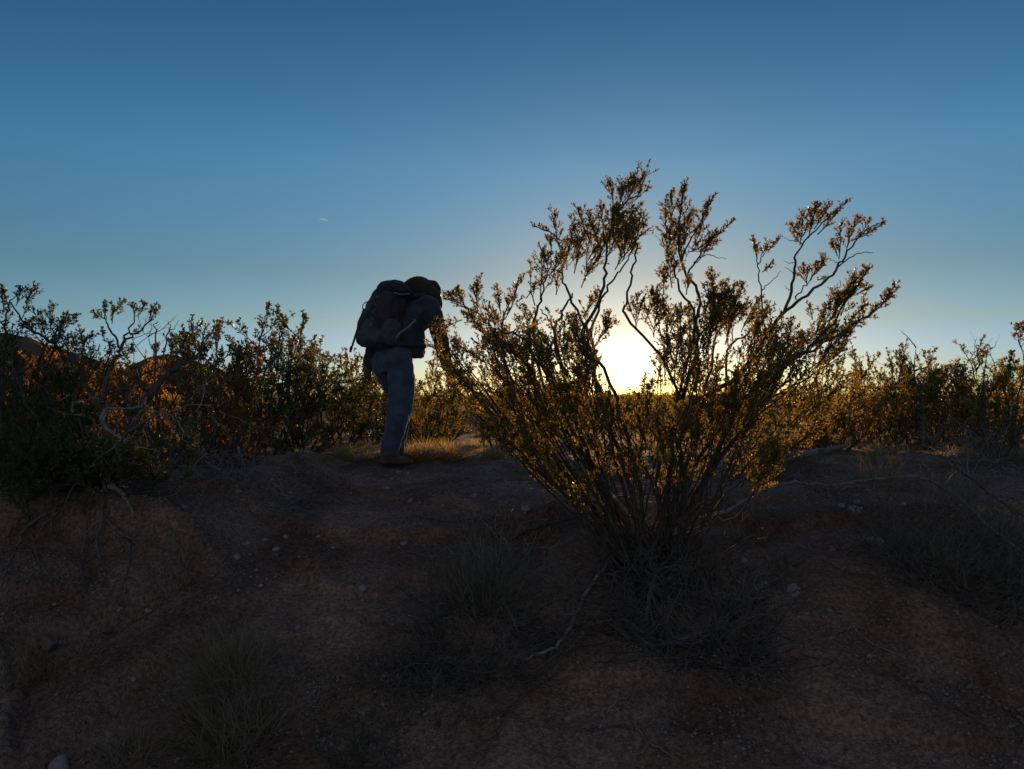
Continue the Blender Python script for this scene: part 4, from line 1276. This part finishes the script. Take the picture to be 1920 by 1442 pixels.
for a in ((1487, 1115, 14, 'upright pale stone standing alone right of the brush pile', M_STONE, .8, 1.2),
          (1642, 1020, 17, 'blunt pale stone below the bowed branch, beside the dark thorny brush'),
          (1490, 1052, 26, 'broad flat brown stone half sunk in the slope right of the tall bush', M_STONE_DARK, .8, .55),
          (1600, 962, 15, 'largest of the pale stones just below the bowed grey branch'),
          (1607, 944, 9, 'small round pale stone above the largest pale stone under the bowed branch'),
          (1578, 950, 8, 'small pale stone left of the largest pale stone under the bowed branch'),
          (1692, 948, 8, 'small pale stone under the bowed branch near the dry grass'),
          (1655, 955, 11, 'grey stone between the pale stones under the bowed branch', M_STONE_DARK),
          (1596, 985, 10, 'reddish flat stone downhill of the largest pale stone', M_STONE_DARK),
          (92, 1225, 24, 'large rounded stone on the slope in the lower left', M_STONE_DARK, .8, .7),
          (198, 1187, 17, 'flat slab of stone by the rill under the hanging roots', M_STONE_DARK, .8, .4),
          (112, 1438, 26, 'bluish pale stone cut by the bottom left edge', M_STONE),
          (680, 1108, 10, 'single pale stone on the bare path below the hiker'),
          (1065, 1354, 8, 'small pale stone on bare soil near the bottom middle'),
          (985, 957, 10, 'pale stone left of the foot of the tall bush'),
          (1258, 1088, 12, 'pale stone tucked under the foot of the tall bush'),
          (443, 1047, 10, 'pale stone at the lip of the small slip on the path'),
          (225, 1145, 7, 'small pale stone beneath the hanging roots'),
          (722, 918, 11, 'flat grey stone on the path just below the hiker\'s boot', M_STONE, .8, .4),
          (770, 942, 9, 'grey stone on the path downhill of the hiker', M_STONE),
          (890, 880, 12, 'dark stone on the ground right of the golden grass', M_STONE_DARK, .8, .5),
          (1020, 905, 10, 'grey stone on the ground uphill left of the tall bush', M_STONE_DARK),
          (985, 1035, 10, 'grey stone by the dark stick left of the tall bush', M_STONE_DARK),
          (1560, 1030, 8, 'small grey stone uphill of the broad flat brown stone', M_STONE),
          (1888, 965, 9, 'small pale stone at the right edge below the arched twig'),
          (560, 1178, 8, 'small blue grey stone on the path right of the grey grass', M_STONE),
          (110, 1210, 6, 'tiny pale stone touching the large rounded stone')):
    rock(*a)
for i in range(210):
    if i % 3:
        px, py = rng.gauss(620, 170), rng.uniform(880, 1130)
        lab, grp = 'small stone scattered on the path below the hiker', 'small stones on the path'
    elif i % 2:
        px, py = rng.gauss(1600, 140), rng.uniform(900, 1260)
        lab, grp = 'small stone scattered on the slope right of the tall bush', 'small stones on the right slope'
    else:
        px, py = rng.uniform(20, 1880), rng.uniform(1100, 1430)
        lab, grp = 'small stone scattered on the bare soil of the lower slope', 'small stones on the lower slope'
    rock(px, py, 2.2 + 6.0 * rng.random() ** 2, lab, rng.choice([M_STONE, M_STONE_DARK, M_STONE_DARK]), .8, .65, grp)


def gravel():
    r = np.random.default_rng(12)
    n = 80000
    Y = 2.5 + 6.5 * r.random(n) ** 1.3
    px = r.uniform(-200, 2120, n)
    x = (px - CX) / F * Y
    keep = vnoise(x * 1.6 + 4, Y * 2.2) + .5 * vnoise(x * 5, Y * 5) + .25 * r.random(n) > .10
    x, Y = x[keep], Y[keep]
    n = len(x)
    z = ground_h(x, Y)
    s = (.0025 + .011 * r.random(n) ** 4)
    oc = np.array([[1, 0, 0], [0, 1, 0], [-1, 0, 0], [0, -1, 0], [0, 0, .8], [0, 0, -.8]])
    V = oc[None] * (s[:, None, None] * (0.7 + .6 * r.random((n, 6, 1))))
    a = r.random(n) * 6.28
    ca, sa = np.cos(a)[:, None], np.sin(a)[:, None]
    V = np.stack([V[..., 0] * ca - V[..., 1] * sa + x[:, None], V[..., 0] * sa + V[..., 1] * ca + Y[:, None], V[..., 2] + z[:, None] + s[:, None] * .2], -1)
    fc = np.array([[0, 1, 4], [1, 2, 4], [2, 3, 4], [3, 0, 4], [1, 0, 5], [2, 1, 5], [3, 2, 5], [0, 3, 5]])
    Q = (np.arange(n)[:, None, None] * 6 + fc[None]).reshape(-1, 3)
    o = link_mesh('gravel', np_mesh('gravel', V.reshape(-1, 3), Q), M_GRAVEL)
    tag(o, 'fine gravel and grit strewn over the soil', 'gravel', kind='stuff')


gravel()


def litter():
    r = random.Random(31)
    T = Tubes()
    for i in range(1500):
        Y = 2.6 + 5.5 * r.random() ** 1.5
        x = (r.uniform(-100, 2020) - CX) / F * Y
        a = r.uniform(0, 6.28)
        l = r.uniform(.015, .09)
        p = Vector((x, Y, 0))
        q = p + Vector((math.cos(a) * l, math.sin(a) * l, 0))
        m = p.lerp(q, .5) + Vector((r.gauss(0, l * .1), r.gauss(0, l * .1), 0))
        for v in (p, m, q):
            v.z = gz(v.x, v.y) + .003
        T.tube([p, m, q], [.0014, .0012, .0006], 3)
    o = T.build('litter', M_DEAD)
    tag(o, 'fine twig litter strewn over the soil', 'twig litter', kind='stuff')


litter()

# ------------------------------------------------------------------ the hiker, seen from behind, stooping forward to the right
from mathutils import noise as mnoise
HKR = ground_at(736, 877)
HD = HKR.y
FW = Vector((.77, .64, 0))
RT_ = Vector((.64, -.77, 0))
UP = Vector((0, 0, 1))


def J(px, py, dy=0.0):
    """point beside the hiker: photo pixel at the hiker's distance, then pushed away by dy"""
    p = at(px, py, HD)
    return Vector((p.x, p.y + dy, p.z))


def ell(T, rings, n=18):
    """closed loft through elliptical rings (centre, half axis, half axis)"""
    base = len(T.v)
    for c, a, b in rings:
        for k in range(n):
            t = 2 * math.pi * k / n
            T.v.append(Vector(c) + Vector(a) * math.cos(t) + Vector(b) * math.sin(t))
    m = len(rings)
    for i in range(m - 1):
        for k in range(n):
            q, w = base + i * n + k, base + i * n + (k + 1) % n
            T.f.append((q, w, w + n, q + n))
    T.f.append(tuple(base + k for k in range(n))[::-1])
    T.f.append(tuple(base + (m - 1) * n + k for k in range(n)))


def chain(T, pts, rad, n=12, sub=3):
    """rounded limb"""
    S = smooth_path(pts, sub)
    m = len(S)
    rr = [float(np.interp(i / (m - 1) * (len(rad) - 1), range(len(rad)), rad)) for i in range(m)]
    d0, d1 = (S[0] - S[1]).normalized(), (S[-1] - S[-2]).normalized()
    S = [S[0] + d0 * rr[0] * .8, S[0] + d0 * rr[0] * .5] + S + [S[-1] + d1 * rr[-1] * .5, S[-1] + d1 * rr[-1] * .8]
    rr = [rr[0] * .35, rr[0] * .82] + rr + [rr[-1] * .82, rr[-1] * .35]
    T.tube(S, rr, n)


def supell(T, c, A, B, C, p=3.0, nu=28, nv=16):
    """rounded block with half axes A, B, C"""
    c, A, B, C = Vector(c), Vector(A), Vector(B), Vector(C)

    def sg(v): return math.copysign(abs(v) ** (2 / p), v)
    base = len(T.v)
    for j in range(1, nv):
        ph = -math.pi / 2 + math.pi * j / nv
        for i in range(nu):
            th = 2 * math.pi * i / nu
            T.v.append(c + A * sg(math.cos(ph)) * sg(math.cos(th)) + B * sg(math.cos(ph)) * sg(math.sin(th)) + C * sg(math.sin(ph)))
    T.v += [c - C, c + C]
    bo, to = len(T.v) - 2, len(T.v) - 1
    for j in range(nv - 2):
        for i in range(nu):
            a, b = base + j * nu + i, base + j * nu + (i + 1) % nu
            T.f.append((a, b, b + nu, a + nu))
    for i in range(nu):
        T.f.append((bo, base + (i + 1) % nu, base + i))
        k = base + (nv - 2) * nu
        T.f.append((to, k + i, k + (i + 1) % nu))


def fuse(T, name, mat, parent, vox=.009, smooth=4, wr=0.0, wscale=18.0, stretch=(1, 1, 1)):
    """one continuous skin over the overlapping forms, with cloth folds"""
    tmp = bpy.data.objects.new('tmp', T.mesh('tmp'))
    COL.objects.link(tmp)
    md = tmp.modifiers.new('r', 'REMESH')
    md.mode = 'VOXEL'
    md.voxel_size = vox
    ms = tmp.modifiers.new('s', 'SMOOTH')
    ms.iterations = smooth
    dg = bpy.context.evaluated_depsgraph_get()
    me = bpy.data.meshes.new_from_object(tmp.evaluated_get(dg))
    bpy.data.objects.remove(tmp)
    if wr:
        co = [v.co.copy() for v in me.vertices]
        no = [v.normal.copy() for v in me.vertices]
        for v, c, n_ in zip(me.vertices, co, no):
            q = Vector((c.x * stretch[0], c.y * stretch[1], c.z * stretch[2])) * wscale
            w = 1 - abs(mnoise.noise(q)) * 2
            v.co = c + n_ * wr * (w + .5 * mnoise.noise(q * 2.3))
    me.name = name
    me.polygons.foreach_set('use_smooth', np.ones(len(me.polygons), bool))
    return link_mesh(name, me, mat, parent)


M_SKIN = noise_mat('skin', (.13, .08, .055), (.17, .105, .072), 20, .55, .1)
M_DENIM = noise_mat('blue_denim', (.048, .068, .110), (.080, .108, .160), 9, .9, .5, 8, 400, .1, .3, .002)
M_JACKET = noise_mat('dark_navy_jacket', (.022, .030, .045), (.036, .046, .064), 10, .75, .3, 6, 90, .3, .2, .004)
M_PACK = noise_mat('dark_maroon_pack_cloth', (.026, .019, .027), (.045, .033, .043), 14, .7, .4, 6, 160, .3, .1, .004)
M_SAGE = noise_mat('grey_green_pack_cloth', (.040, .052, .057), (.062, .078, .082), 14, .75, .4, 6, 160, .3, .1, .004)
M_HAT = noise_mat('brown_felt_hat', (.075, .055, .040), (.12, .09, .065), 14, .95, .3, 6, 120, .1, .3, .003)
M_BOOT = noise_mat('brown_boot_leather', (.075, .042, .025), (.13, .075, .045), 22, .7, .5, 6, 80, .3, 0, .004)
M_SOLE = noise_mat('dark_rubber', (.02, .018, .017), (.04, .036, .033), 30, .9, .4)
M_WEB = noise_mat('pale_grey_webbing', (.17, .18, .18), (.24, .25, .25), 60, .8, .2)
M_TAG = noise_mat('white_cloth_tag', (.5, .5, .52), (.62, .62, .64), 40, .8, .1)
M_HAIR = noise_mat('dark_brown_hair', (.03, .02, .015), (.06, .042, .03), 60, .7, .5)
M_POLE = noise_mat('black_metal', (.02, .02, .022), (.035, .035, .038), 30, .45, .1, spec=.5)


def hand(T, w, d, side, palm_n, curl=.9):
    """palm and five bent fingers: w wrist, d along the hand, side towards the thumb"""
    d, side, palm_n = Vector(d).normalized(), Vector(side).normalized(), Vector(palm_n).normalized()
    ell(T, [(w - d * .02, side * .026, palm_n * .020), (w + d * .02, side * .034, palm_n * .017), (w + d * .06, side * .042, palm_n * .016), (w + d * .092, side * .040, palm_n * .013), (w + d * .1, side * .03, palm_n * .008)], 12)
    for i, (o, l) in enumerate(((.031, .068), (.011, .078), (-.010, .072), (-.030, .056))):
        b = w + d * (.088 - .006 * abs(i - 1)) + side * o
        c1 = curl * (.45 + .08 * i)
        d1 = (d * math.cos(c1) + palm_n * math.sin(c1))
        d2 = (d * math.cos(c1 * 2) + palm_n * math.sin(c1 * 2))
        d3 = (d * math.cos(c1 * 2.8) + palm_n * math.sin(c1 * 2.8))
        p1 = b + d1 * l * .45
        p2 = p1 + d2 * l * .32
        p3 = p2 + d3 * l * .26
        chain(T, [b - d * .012, b, p1, p2, p3], [.0105, .0105, .0098, .009, .0078], 8, 2)
    tb = w + d * .03 + side * .030
    t1 = tb + (d * .6 + side * .7 + palm_n * .3).normalized() * .035
    t2 = t1 + (d * .8 + side * .25 + palm_n * .5).normalized() * .030
    t3 = t2 + (d * .8 + palm_n * .6).normalized() * .022
    chain(T, [tb, t1, t2, t3], [.014, .0125, .011, .009], 8, 2)


def hiker():
    o = empty('person', HKR, 'person seen from behind stooping uphill in a dark jacket, blue jeans and a wide hat', 'person')
    hipR, kneeR, ankR = J(753, 682, -.03), J(749, 768, -.03), J(729, 852, -.05)
    hipL, kneeL, ankL = J(722, 680, .08), J(743, 755, .38), J(733, 838, .36)
    pel, wst, cst, nck, hd = J(739, 660, 0), J(753, 622, .04), J(776, 582, .09), J(792, 558, .13), J(801, 547, .19)
    shR, elR, wrR = J(806, 574, -.04), J(825, 632, -.02), J(837, 686, .08)
    shL, elL, wrL = J(752, 572, .22), J(703, 632, .12), J(688, 682, .06)
    hu = (FW * .45 + UP * .85 + RT_ * .2).normalized()
    hf = (FW - hu * FW.dot(hu)).normalized()
    hs = hf.cross(hu).normalized()
    # body, one skin
    B = Tubes()
    ell(B, [(pel - UP * .07, RT_ * .12, FW * .09), (pel, RT_ * .155, FW * .115), (wst, RT_ * .13, FW * .10), (cst, RT_ * .165, FW * .12), (J(785, 567, .11), RT_ * .15, FW * .09), (J(790, 560, .12), RT_ * .07, FW * .06)])
    chain(B, [J(788, 563, .12), nck, hd - hu * .02], [.058, .055, .056])
    ell(B, [(hd + hu * (t * .118), hs * (.078 * k), hf * (.098 * k)) for t, k in ((-1, .35), (-.85, .62), (-.5, .86), (0, 1), (.4, .97), (.75, .72), (.95, .36), (1, .1))])
    ell(B, [(hd + hf * .095 + hu * z, hs * a, hf * b) for z, a, b in ((-.045, .006, .01), (-.03, .015, .026), (-.005, .009, .016), (.02, .006, .006))], 8)
    ell(B, [(hd + hf * .068 - hu * (.075 + .02 * k), hs * (.038 - .012 * k), hf * (.03 - .008 * k)) for k in (0, 1, 2)], 10)
    for s in (-1, 1):
        ell(B, [(hd + hs * s * .080 + hu * z, hs * .010, hf * a) for z, a in ((-.035, .008), (-.01, .017), (.02, .020), (.034, .009))], 8)
    chain(B, [shR, elR, wrR], [.052, .043, .027])
    chain(B, [shL, elL, wrL], [.052, .043, .027])
    chain(B, [hipR, kneeR, ankR], [.085, .06, .042])
    chain(B, [hipL, kneeL, ankL], [.085, .06, .042])
    hand(B, wrR, (wrR - elR).normalized() + FW * .2, FW - UP * .1, -RT_, .55)
    hand(B, wrL, (wrL - elL).normalized() * .6 - UP * .8 + RT_ * .1, FW, RT_, .75)
    body = fuse(B, 'body', M_SKIN, o, .0062, 3)
    H = Tubes()
    ell(H, [(hd - hf * .012 + hu * (t * .124), hs * (.084 * k), hf * (.098 * k)) for t, k in ((-.72, .62), (-.4, .9), (0, 1.02), (.4, 1.0), (.75, .75), (1, .2))])
    fuse(H, 'hair', M_HAIR, o, .008, 2, .004, 60)
    # jeans
    D = Tubes()
    ell(D, [(J(744, 645, .02), RT_ * .165, FW * .13), (J(739, 660, .01), RT_ * .185, FW * .15), (J(737, 680, .01), RT_ * .185, FW * .15), (J(738, 697, .02), RT_ * .15, FW * .12)])
    chain(D, [J(750, 682, -.04), J(754, 720, -.03), J(750, 766, -.03), J(742, 805, -.04), J(731, 846, -.05)], [.108, .108, .097, .083, .070], 16)
    chain(D, [J(718, 678, .06), J(730, 715, .20), J(743, 752, .37), J(738, 800, .37), J(733, 836, .36)], [.112, .106, .088, .076, .066], 16)
    fuse(D, 'jeans', M_DENIM, o, .0095, 4, .0085, 9, (1.2, 1.2, 1.15))
    # jacket
    K = Tubes()
    ell(K, [(J(752, 669, .09), RT_ * .19, FW * .185), (J(754, 650, .08), RT_ * .19, FW * .18), (J(758, 620, .07), RT_ * .18, FW * .155), (J(776, 584, .09), RT_ * .20, FW * .145), (J(785, 567, .11), RT_ * .19, FW * .12), (J(790, 559, .12), RT_ * .10, FW * .085), (J(793, 553, .13), RT_ * .074, FW * .074)])
    chain(K, [J(798, 570, -.0), shR, J(818, 604, -.05), elR, J(832, 664, .04), wrR], [.075, .080, .070, .064, .055, .046], 14)
    chain(K, [J(764, 568, .18), shL, J(725, 602, .18), elL, J(694, 662, .09), wrL], [.075, .080, .070, .064, .056, .048], 14)
    jk = fuse(K, 'jacket', M_JACKET, o, .0095, 3, .008, 10, (1, 1, 1.4))
    tg = Tubes()
    supell(tg, J(785, 549, .03), RT_ * .016, FW * .004, UP * .018, 5, 16, 8)
    tg.build('collar_tag', M_TAG, jk).matrix_parent_inverse = Matrix.Translation(-HKR)
    cl = Tubes()
    chain(cl, [nck + (RT_ * math.cos(t) + FW * math.sin(t)) * .078 - UP * .012 + FW * .02 * math.sin(t) for t in [k * 2 * math.pi / 14 for k in range(15)]], [.016, .016], 8, 2)
    cl.build('collar', M_JACKET, jk).matrix_parent_inverse = Matrix.Translation(-HKR)
    # boots
    for side, a, hd_ in ((1, J(731, 846, -.05), Vector((.93, .30, 0))), (-1, J(733, 838, .36), Vector((.42, .90, 0)))):
        gz_ = gz(a.x, a.y)
        zb = gz_ + .012
        heel = Vector((a.x, a.y, zb)) - hd_ * .055
        N_ = Vector((-hd_.y, hd_.x, 0))
        Bt = Tubes()
        chain(Bt, [Vector((a.x, a.y, max(a.z, zb + .17))), Vector((a.x, a.y, zb + .11)), heel + hd_ * .045 + UP * .055], [.066, .060, .054])
        ell(Bt, [(heel + hd_ * x + UP * z, N_ * w, UP * h) for x, z, w, h in ((-.022, .05, .02, .025), (0, .05, .038, .045), (.06, .055, .041, .052), (.12, .052, .044, .046), (.18, .044, .049, .036), (.23, .038, .043, .028), (.262, .034, .022, .018))], 14)
        bt = fuse(Bt, 'boot', M_BOOT, o, .007, 3, .004, 30)
        So = Tubes()
        supell(So, heel + hd_ * .115 + UP * .010, hd_ * .150, N_ * .052, UP * .018, 3.4)
        so = So.build('sole', M_SOLE, bt)
        so.matrix_parent_inverse = Matrix.Translation(-HKR)
    # wide hat tipped down to the right
    n_ = Vector((.42, .58, .70)).normalized()
    e1 = Vector((.74, -.10, -.64))
    e1 = (e1 - n_ * e1.dot(n_)).normalized()
    e2 = n_.cross(e1)
    c = J(790, 549, .17)
    rings = [(0, 0.105)] + [(r_, h_) for r_, h_ in ((.04, .112), (.075, .105), (.092, .085), (.100, .045), (.104, .006), (.125, -.002), (.155, -.004), (.182, -.004), (.190, -.012), (.182, -.014), (.150, -.012), (.10, -.010), (.05, -.008))]
    V, Q = [], []
    nseg = 40
    for rr, hh in rings:
        for k in range(nseg):
            t = 2 * math.pi * k / nseg
            curl_ = .030 * math.cos(2 * t) * (max(0, rr - .104) / .086) ** 2 - .012 * math.cos(t * 3 + .5) * (max(0, rr - .11) / .08)
            dent = -.022 * math.exp(-(math.sin(t) / .35) ** 2) * (hh > .08) * (1 - rr / .1)
            V.append(c + (e1 * math.cos(t) * 1.04 + e2 * math.sin(t) * 1.06) * max(rr, .002) + n_ * (hh - curl_ + dent))
    m = len(rings)
    for i in range(m - 1):
        for k in range(nseg):
            Q.append((i * nseg + k, i * nseg + (k + 1) % nseg, (i + 1) * nseg + (k + 1) % nseg, (i + 1) * nseg + k))
    me = np_mesh('hat', [tuple(v) for v in V], Q, True)
    hat = link_mesh('hat', me, M_HAT, o)
    bd = Tubes()
    chain(bd, [c + (e1 * math.cos(t) * .95 + e2 * math.sin(t) * 1.03) * .103 + n_ * .020 for t in [k * 2 * math.pi / 20 for k in range(21)]], [.009, .009], 6, 2)
    bd.build('hat_band', M_PACK, hat).matrix_parent_inverse = Matrix.Translation(-HKR)

    # backpack on the back, a thing of its own
    pu = Vector((.20, .12, .97)).normalized()
    pf = (FW - pu * FW.dot(pu)).normalized()
    pr = pf.cross(pu).normalized()
    pc = J(721, 597, -.02)
    bp = empty('backpack', pc, 'full dark maroon and grey green hiking backpack on the stooping person\'s back', 'backpack')
    P = Tubes()
    supell(P, pc, pr * .165, pf * .125, pu * .27, 3.2)
    supell(P, pc - pu * .02 - pf * .09, pr * .13, pf * .06, pu * .18, 3)
    fuse(P, 'main_bag', M_PACK, bp, .009, 3, .009, 11)
    P = Tubes()
    supell(P, J(740, 545, -.01), pr * .145, pf * .13, pu * .062, 2.6)
    supell(P, J(722, 545, -.06), pr * .06, pf * .06, pu * .055, 2.4)
    supell(P, J(745, 540, -.0), pr * .09, pf * .09, pu * .055, 2.4)
    fuse(P, 'top_lid', M_PACK, bp, .008, 3, .008, 14)
    P = Tubes()
    supell(P, pc - pu * .19 - pf * .02, pr * .18, pf * .145, pu * .085, 3)
    supell(P, pc - pu * .14 - pf * .13, pr * .10, pf * .03, pu * .10, 3)
    fuse(P, 'lower_pocket', M_SAGE, bp, .008, 3, .008, 13)
    P = Tubes()
    chain(P, [pc + pr * .02 + pu * .12 - pf * .145, pc + pr * .0 + pu * .03 - pf * .155, pc - pr * .06 - pu * .06 - pf * .155, pc - pr * .12 - pu * .13 - pf * .135], [.020, .030, .036, .030], 10)
    fuse(P, 'front_panel', M_SAGE, bp, .007, 3, .004, 18)
    P = Tubes()
    supell(P, pc + pr * .172 - pu * .13, pr * .035, pf * .085, pu * .11, 3)
    fuse(P, 'side_pocket', M_SAGE, bp, .007, 3, .006, 16)
    P = Tubes()
    supell(P, pc - pr * .172 - pu * .11, pr * .03, pf * .085, pu * .12, 3)
    fuse(P, 'side_pocket', M_SAGE, bp, .007, 3, .006, 16)
    for s in (1, -1):
        P = Tubes()
        top = (shR if s > 0 else shL)
        side = RT_ * s
        chain(P, [pc + pu * .2 + pf * .11 + pr * s * .09, J(779, 562, .06) + side * .10 + UP * .03, J(792, 572, .15) + side * .12, J(790, 600, .17) + side * .13, pc - pu * .16 + pf * .20 + pr * s * .17], [.016, .022, .022, .018, .010], 8)
        P.build('shoulder_strap', M_PACK, bp)
    P = Tubes()
    chain(P, [J(750, 648, .06) + (RT_ * math.cos(t) * .205 + FW * math.sin(t) * .20) for t in [k * 2 * math.pi / 20 for k in range(21)]], [.022, .022], 8, 2)
    P.build('hip_belt', M_PACK, bp)
    P = Tubes()
    P.tube(smooth_path([J(784, 604, -.18), J(770, 618, -.20), J(757, 628, -.20), J(746, 640, -.17)], 4), [.011] * 13, 6)
    P.build('compression_strap', M_WEB, bp)
    P = Tubes()
    P.tube(smooth_path([J(742, 552, -.14), J(755, 556, -.14), J(770, 554, -.10)], 4), [.007] * 9, 6)
    P.build('lid_strap', M_WEB, bp)
    P = Tubes()
    P.tube(smooth_path([J(692, 566, -.04), J(684, 571, -.05), J(682, 579, -.05), J(688, 583, -.05), J(692, 578, -.05)], 4), [.0045] * 17, 6)
    P.build('gear_loop', M_POLE, bp)
    P = Tubes()
    for k in range(5):
        a_ = pc - pf * .165 + pu * (.14 - .06 * k) + pr * (.07 if k % 2 else .13)
        b_ = pc - pf * .165 + pu * (.11 - .06 * k) + pr * (.13 if k % 2 else .07)
        P.tube([a_, b_], [.003, .003], 5)
    P.build('bungee_cord', M_WEB, bp)
    tp = empty('trekking_pole', J(675, 627, -.06), 'thin black trekking pole slung on the left side of the backpack', 'trekking pole')
    P = Tubes()
    P.tube([J(681, 592, -.05), J(670, 628, -.06), J(660, 660, -.07)], [.009, .010, .008], 8)
    P.build('shaft', M_POLE, tp)
    P = Tubes()
    chain(P, [J(685, 582, -.05), J(681, 594, -.05), J(676, 608, -.055)], [.013, .015, .012], 10)
    P.build('grip', M_SOLE, tp)
    P = Tubes()
    chain(P, [J(662, 652, -.07), J(660, 660, -.07)], [.013, .010], 8)
    P.build('tip', M_SOLE, tp)


hiker()


def contrail():
    T = Tubes()
    a, b = at(597, 410, 9000), at(615, 413, 9000)
    T.tube([a, a.lerp(b, .3), a.lerp(b, .7), b], [1.5, 3, 4, 2], 8)
    m, nt, N, L, bb = new_mat('ice_cloud')
    bb.inputs['Base Color'].default_value = (.85, .85, .88, 1)
    bb.inputs['Roughness'].default_value = 1
    tr = N.new('ShaderNodeBsdfTranslucent')
    tr.inputs['Color'].default_value = (.92, .92, .95, 1)
    L.new(tr.outputs[0], N['Material Output'].inputs['Surface'])
    o = T.build('contrail', m)
    tag(o, 'short white contrail high in the empty sky', 'contrail')


contrail()
